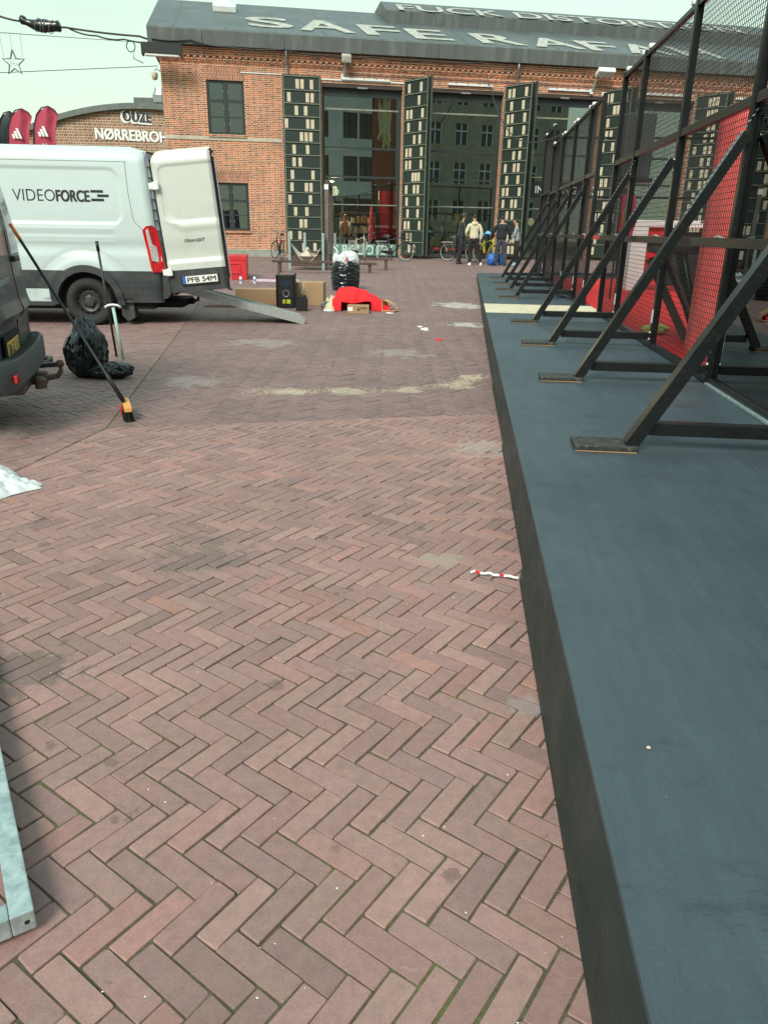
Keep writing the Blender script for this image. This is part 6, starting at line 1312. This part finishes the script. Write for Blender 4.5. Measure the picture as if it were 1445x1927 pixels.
for k, (x, z, c) in enumerate([(0, 0, (.03, .2, .6)), (-.28, .05, (.05, .4, .12)), (.22, .06, (.15, .4, .65))]):
    MB().lathe([(.12, 0), (.125, .04), (.09, .11), (0, .14)], 14, 0, Matrix.Translation((x, 0, z)) @ Matrix.Rotation(R(20*k-20), 4, 'Y')).build('helmet_shell', mat('helmet', c, .35), th, smooth=True)
# ================================================================ flags, star, cables
M_['flag'] = mat('dark pink red flag', (.40, .035, .075), .6, var=.25, vs=1.5); M_['flagd'] = mat('dark grey flag', (.06, .075, .085), .6, var=.3)
def beachflag(label, x, y, hgt, m, rz=0, logo=True, w_=1.0):
    th = thing('beach_flag', label, 'flag', (x, y, gz(y)), R(rz), 'curved beach flags beyond the white van'); k = hgt/3.85
    pole = [(0, 0, 0), (-.01, 0, 2.6), (.01, 0, 3.1), (.06, 0, 3.42), (.15, 0, 3.66), (.27, 0, 3.79), (.42, 0, 3.83), (.55, 0, 3.76), (.61, 0, 3.66)]
    MB().tube([(a*w_, b, c*k) for a, b, c in pole], [.02]*3+[.014]*3+[.009]*3, 8).build('pole', M_['blackp'], th, smooth=True)
    L_ = [(a*w_+.012, c*k) for a, b, c in pole[1:]]; 
    def F_(a, b):
        z = .7*k+(3.82*k-.7*k)*b
        xl = np.interp(z, [.0]+[q[1] for q in L_[:6]], [0]+[q[0] for q in L_[:6]]); xr = np.interp(z, [0, 3.2*k, 3.45*k, 3.66*k, 3.80*k, 3.83*k], [.50*w_, .48*w_, .52*w_, .60*w_, .50*w_, .42*w_])
        xr = max(xr, xl+.002); x_ = xl+(xr-xl)*a; return (x_, .05*math.sin(a*7+b*2)*a+.02*math.sin(b*14)*a, z)
    c = MB().grid(F_, 22, 40).build('cloth', m, th, smooth=True)
    if logo:
        mb = MB()
        for i in range(3):      # three slanting bars of rising height
            h = .09+.055*i; x0 = .17*w_+i*.075; mb.prism([(x0, 3.22*k), (x0+.055, 3.22*k), (x0+.055-h*.5+.03, 3.22*k+h), (x0-h*.5+.03, 3.22*k+h)], -.075, -.07, 0, Matrix.Identity(4))
        mb.build('stripe_logo', M_['white'], c)
        mb = MB(); textmesh(mb, 'adidas', frame((.14*w_, -.075, 2.95*k), (1, 0, 0), (0, 0, 1)), .27, .13, bold=.02, depth=.003); mb.build('lettering', M_['white'], c)
beachflag('smaller dark pink beach flag with white three-bar logo, left of the pair', -8.40, 18.0, 3.74, M_['flag'], 0)
beachflag('taller dark pink beach flag with white three-bar logo, right of the pair', -7.83, 18.0, 3.80, M_['flag'], 2)
beachflag('dark grey beach flag at the left edge of the picture, taller', -8.98, 17.8, 4.02, M_['flagd'], 0, False, .75)
beachflag('dark grey beach flag between the left edge and the pink flags', -8.75, 18.3, 3.72, M_['flagd'], 0, False, .85)
th = thing('star_decoration', 'white star lamp outline hanging from a thin wire at the left', 'star', (-8.9, 20, 5.05))
st_ = [(.27*(1 if k % 2 == 0 else .42)*math.sin(k*math.pi/5), 0, .27*(1 if k % 2 == 0 else .42)*math.cos(k*math.pi/5)) for k in range(10)]
MB().tube(st_+[st_[0]], .02, 6).build('frame', mat('star grey', (.16, .17, .2), .5), th); mb = MB()
for k in range(46): a = random.random()*6.28; r = random.random()*.13; mb.lathe([(0, -.012), (.012, 0), (0, .012)], 6, 0, Matrix.Translation((r*math.cos(a), random.uniform(-.01, .01), r*math.sin(a))))
mb.build('light_string', M_['white'], th); mb = MB()
for q in ((0, .27), (-.22, .1), (.22, .1)): mb.tube([(q[0], 0, q[1]), (q[0]*1.1, 0, .62)], .005, 4)
mb.build('hanger', M_['steel'], th)
def cable(name, lab, pts, r, m='wire', sag=0, n=14):
    P = []
    for a, b in zip(pts[:-1], pts[1:]):
        a = Vector(a); b = Vector(b)
        for k in range(n): t_ = k/n; p = a.lerp(b, t_); p.z -= sag*4*t_*(1-t_); P.append(p)
    P.append(Vector(pts[-1])); mb = MB(); mb.tube(P, r, 5); return tag(mb.build(name, M_[m]), lab, 'cable')
cable('overhead_cable', 'thick black overhead cable from the left edge to the hall corner', [(-30, 32, 9.9), (-14.5, 32, 8.68), (-13.55, 32, 8.52), (-12.1, 32, 8.36), (-9.4, 32.0, 8.12), (-8.7, 32.1, 8.0)], .035, sag=.03)
cable('overhead_cable', 'second looser black cable under the thick one', [(-12.0, 32.02, 8.33), (-11, 32.02, 8.12), (-10.0, 32.02, 8.02), (-8.6, 32.1, 7.95)], .028, sag=.06)
cable('star_wire', 'thin wire carrying the star, running to the hall corner', [(-22, 20, 5.65), (-9, 20, 5.66), (HP(-.4, 0).x, HP(-.4, 0).y, 7.95)], .008)
cable('thin_wire', 'lower thin wire between the left edge and the hall corner', [(-14.9, 32, 6.85), (-8.86, 32.2, 7.2)], .013)
o = MB(); bagmesh(o, (0, 0, -.16), .17, .17, .32, 4.4, (0, 0), False, .2, 50, 30)
wb = thing('wrapped_joint', 'black plastic bundle taped round the overhead cable', 'cable joint', (-13.05, 32, 8.46), rot=(0, R(7), 0))
mb = MB()
mb.tube([(-.72, 0, .1), (-.62, 0, .03), (-.5, 0, -.02), (-.25, 0, -.05), (0, 0, -.06), (.3, 0, -.03), (.55, 0, .0), (.68, 0, .02), (.72, 0, .03)], [.12, .16, .11, .17, .22, .19, .17, .19, .14], 14); b_ = mb.build('wrap', M_['bag'], wb, smooth=True)
for v in b_.data.vertices: v.co += v.normal*.03*noise.noise(v.co*9)
for q in (-.1, .1, .2, .42): MB().tube([(q+.05*math.sin(a), .225*math.cos(a), -.045+.225*math.sin(a)) for a in np.linspace(0, 6.2, 14)], .012, 5).build('tape', M_['steel'], wb)
tag(MB().tube([tuple(Vector((-9.75, 31.95, 7.78))+Vector((.16*math.cos(a), 0, .18*math.sin(a)))) for a in np.linspace(0, 12, 30)]+[(-9.7, 32, 7.4), (-9.35, 32, 7.25)], .018, 5).build('cable_coil', M_['wire']), 'small coil of black cable hanging by the heater', 'cable')
# cable clipped along the eaves, then drooping to the cage
pts = [tuple(HP(-.2, -.40, 8.02)), tuple(HP(1.2, -.42, 8.05)), tuple(HP(2.4, -.42, 7.88)), tuple(HP(4.7, -.42, 7.90)), tuple(HP(6.1, -.42, 7.78)), tuple(HP(8.2, -.42, 7.82)), tuple(HP(10.3, -.42, 7.78)), tuple(HP(12.6, -.42, 7.84))]
cable('eaves_cable', 'black cable clipped loosely along the eaves of the brick hall', pts, .026, sag=.05)
mb = MB(); a = HP(12.6, -.42, 7.84); b = PT(SF, 18.7, ZT+.03); P = []
for k in range(30):
    t_ = k/29; p = a.lerp(b, t_**1.0); p.z = a.z+(b.z-a.z)*t_-1.55*math.sin(math.pi*t_**.8)*t_**.3; P.append(p)
mb.tube(P, .018, 6); tag(mb.build('drooping_cable', M_['wire']), 'black cable drooping from the hall eaves to the top of the cage', 'cable')
mb = MB(); mb.tube([PT(SF-.06, 18.7, ZT), PT(SF-.07, 18.72, 2.0), PT(SF-.05, 18.6, ZP+.1), PT(SF-.1, 18.0, ZP+.02), PT(SF-.3, 16.0, ZP+.02), PT(SF-.15, 14.9, ZP+.03), PT(SF-.05, 14.0, ZP+.02)], .014, 6)
for k in range(5): mb.tube([PT(SF-.2+.1*math.sin(a+k), 14.9+k*.35+.18*math.cos(a), ZP+.02+.012*k) for a in np.linspace(0, 5.5, 12)], .012, 5)
tag(mb.build('ground_cable', M_['wire']), 'tangled black cable at the foot of the cage by the gap', 'cable')
# ================================================================ things inside the cage
def inc(name, lab, cat, s, t_, rz=0, group=None): return thing(name, lab, cat, PT(s, t_, ZP+.013), -PHI+R(rz), group)
th = inc('red_fabric_column', 'tall pinkish red inflated fabric column with rounded top inside the cage', 'column', 2.16, 8.05)
mb = MB()
def colF(a, b):
    g = 2*math.pi*a; z = 2.32*b; r = .19*(1 if b < .93 else math.sqrt(max(0, 1-((b-.93)/.07)**2))*.9+.1*(b < .999)); r *= 1+.03*math.cos(9*g)+.04*noise.noise(Vector((math.cos(g)*2, math.sin(g)*2, z*1.5))); return (r*math.cos(g), r*math.sin(g), z)
mb.grid(colF, 50, 60); mb.build('sleeve', mat('column fabric', (.85, .15, .14), .6, col2=(.75, .09, .09), vs=3), th, smooth=True)
th = inc('folded_frame_stack', 'bundle of dark folded frames leaning inside the mesh on the red turf', 'frames', 2.3, 8.75)
rr = random.Random(5)
for k in range(9):
    a = Vector((rr.uniform(-.15, .25), rr.uniform(-.25, .3), 0.01)); b = a+Vector((rr.uniform(-.55, -.25), rr.uniform(-.1, .2), rr.uniform(.85, 1.05)))
    MB().beam(a, b, rr.uniform(.02, .05), rr.uniform(.03, .10)).build('slat', M_['black'] if k % 3 else M_['wood'], th)
MB().bbox((-.62, -.3, .95), (.1, .4, 1.06), .04).build('top_bundle', M_['blackp'], th)
for k, (s_, t_) in enumerate([(3.0, 10.3), (3.25, 9.7)]):
    th = inc('tripod_stand', ['black upright stand inside the cage, left one of the two', 'black upright stand inside the cage, right one of the two'][k], 'stand', s_, t_, group='black stands inside the cage')
    MB().bbox((-.05, -.05, 0), (.05, .05, 2.35), .01).build('pole', M_['black'], th); MB().bbox((-.32, -.06, 0), (.32, .06, .05), .012).build('foot', M_['black'], th); MB().bbox((-.06, -.32, .051), (.06, .32, .09), .012).build('foot', M_['black'], th)
th = inc('kit_bag', 'black round kit bag with yellow cloth beside the stands', 'bag', 2.55, 9.25); mb = MB(); bagmesh(mb, (0, 0, 0), .13, .13, .42, 3.3, (0, 0), False, .1, 40, 30); mb.build('bag', M_['bag'], th, smooth=True); MB().bbox((-.1, -.15, .05), (.05, -.1, .22), .02).build('cloth', mat('yellow cloth', (.45, .42, .12), .8), th)
mb = MB(); bagmesh(mb, (0, 0, 0), .16, .14, .12, 7.3, (0, 0), False, .2, 30, 20); o = mb.build('yellow_cloth', mat('yellow green cloth', (.55, .55, .12), .8), smooth=True); o.location = PT(2.0, 9.5, ZP+.014); tag(o, 'small yellow green cloth on the red turf behind the mesh', 'cloth')
th = inc('white_goal_frame', 'white framed booth with red side panel at the middle of the cage', 'booth', 3.1, 17.0, 4)
MB().bbox((0, 0, 1.28), (2.6, .5, 1.42), .02).build('top_beam', M_['white'], th); MB().bbox((0, 0, 0), (.34, .3, 1.279), .02).build('leg', M_['white'], th); MB().bbox((.36, .1, .35), (.75, .14, 1.279), .01).build('red_panel', M_['redp'], th); MB().bbox((2.3, 0, 0), (2.6, .3, 1.279), .02).build('leg', M_['white'], th); MB().bbox((.76, .2, .1), (2.29, .24, 1.2), .01).build('dark_panel', M_['blackp'], th)
th = inc('hanging_vest', 'black jackets and striped cloths hanging inside the cage behind the mesh', 'clothes', 3.6, 12.3, 10)
MB().tube([(-.5, 0, 1.32), (1.0, 0, 1.32)], .015, 6).build('rail', M_['black'], th)
for k in range(5): mb = MB(); mb.grid(lambda a, b: (-.45+k*.28+.24*a, .05*math.sin(a*8+k), .45+.85*b), 10, 6); mb.build('garment', [M_['blackp'], M_['gtop'], M_['blackp'], mat('dark denim', (.06, .07, .11), .8), M_['charc']][k], th)
th = inc('field_flag', 'bright pink flag with yellow centre and orange tip inside the cage', 'flag', 2.35, 14.6); MB().tube([(0, 0, 0), (0, 0, 2.1)], .015, 6).build('pole', M_['black'], th)
mb = MB(); mb.grid(lambda a, b: (.02+.30*a*(1-.6*abs(b-.5)), .04*math.sin(a*6), 1.0+.80*b), 10, 12); mb.build('cloth', mat('neon pink', (.85, .04, .20), .6), th); mb = MB(); mb.grid(lambda a, b: (.06+.12*a, -.03, 1.28+.28*b), 4, 6); mb.build('yellow_patch', mat('yellow patch', (.8, .7, .05), .6), th); MB().lathe([(0, 0), (.07, .03), (.08, .2), (.04, .28), (0, .3)], 12, 0, Matrix.Translation((0, 0, 1.88))).build('orange_tip', M_['orange'], th)
th = inc('control_cabinet', 'dark green steel cabinet on a post at the gap in the cage', 'cabinet', 2.3, 13.7); MB().bbox((-.04, -.04, 0), (.04, .04, 2.0), .01).build('post', M_['black'], th); MB().bbox((-.20, -.14, 2.001), (.26, .14, 2.95), .02).build('box', M_['frame'], th); MB().bbox((-.26, -.2, 1.93), (.3, .2, 1.999), .01).build('shelf', M_['black'], th)
th = inc('caster_crate', 'dark flight case with silver wheel behind the glass pane', 'flight case', 2.75, 5.55, 0); MB().bbox((.1, -.5, .16), (1.1, .6, .75), .02).build('case', mat('flight case', (.03, .03, .034), .4), th)
mb = MB(); Mc = Matrix.Translation((-.05, -.1, .1)) @ Matrix.Rotation(math.pi/2, 4, 'X') @ Matrix.Rotation(R(30), 4, 'Y'); mb.lathe([(0, .03), (.05, .03), (.085, .025), (.095, .0), (.085, -.025), (.0, -.03)], 24, 0, Mc); mb.bbox((-.09, -.09, .20), (.12, .09, .215), .004); mb.beam((-.05, -.06, .1), (.02, -.06, .2), .05, .006); mb.build('caster', M_['galv'], th, smooth=True, angle=40)
for k, (s_, t_, l) in enumerate([(5.2, 9.5, 'shelved dark kiosk with pale goods, seen through the glass at the right edge')]):
    th = inc('kiosk', l, 'kiosk', s_, t_, -20); MB().bbox((0, 0, 0), (3.2, .5, 2.6), .01).build('cabinet', M_['blackp'], th)
    for q in range(5): MB().bbox((.05, -.12, .5+q*.42), (3.15, -.001, .53+q*.42), .004).build('shelf', M_['black'], th)
    mb = MB(); rr = random.Random(8)
    for q in range(5):
        x = .1
        while x < 3.0:
            w_ = rr.uniform(.08, .2)
            if rr.random() < .55: mb.bbox((x, -.10, .531+q*.42), (x+w_, -.02, .53+q*.42+rr.uniform(.1, .3)), .006)
            x += w_+.05
    mb.build('goods', M_['card'], th)
for k, (s_, t_, hd_, l) in enumerate([(4.1, 13.3, 160, 'person in black with crossed arms inside the cage behind the mesh')]):
    pw = PT(s_, t_, 0); person(l, pw.x, pw.y, hd_, 1.72, {'name': 'jacket', 'hem': .85}, M_['charc'], M_['btr'], M_['bsh'], M_['skin'], pocket, stand, z=ZP+.013)
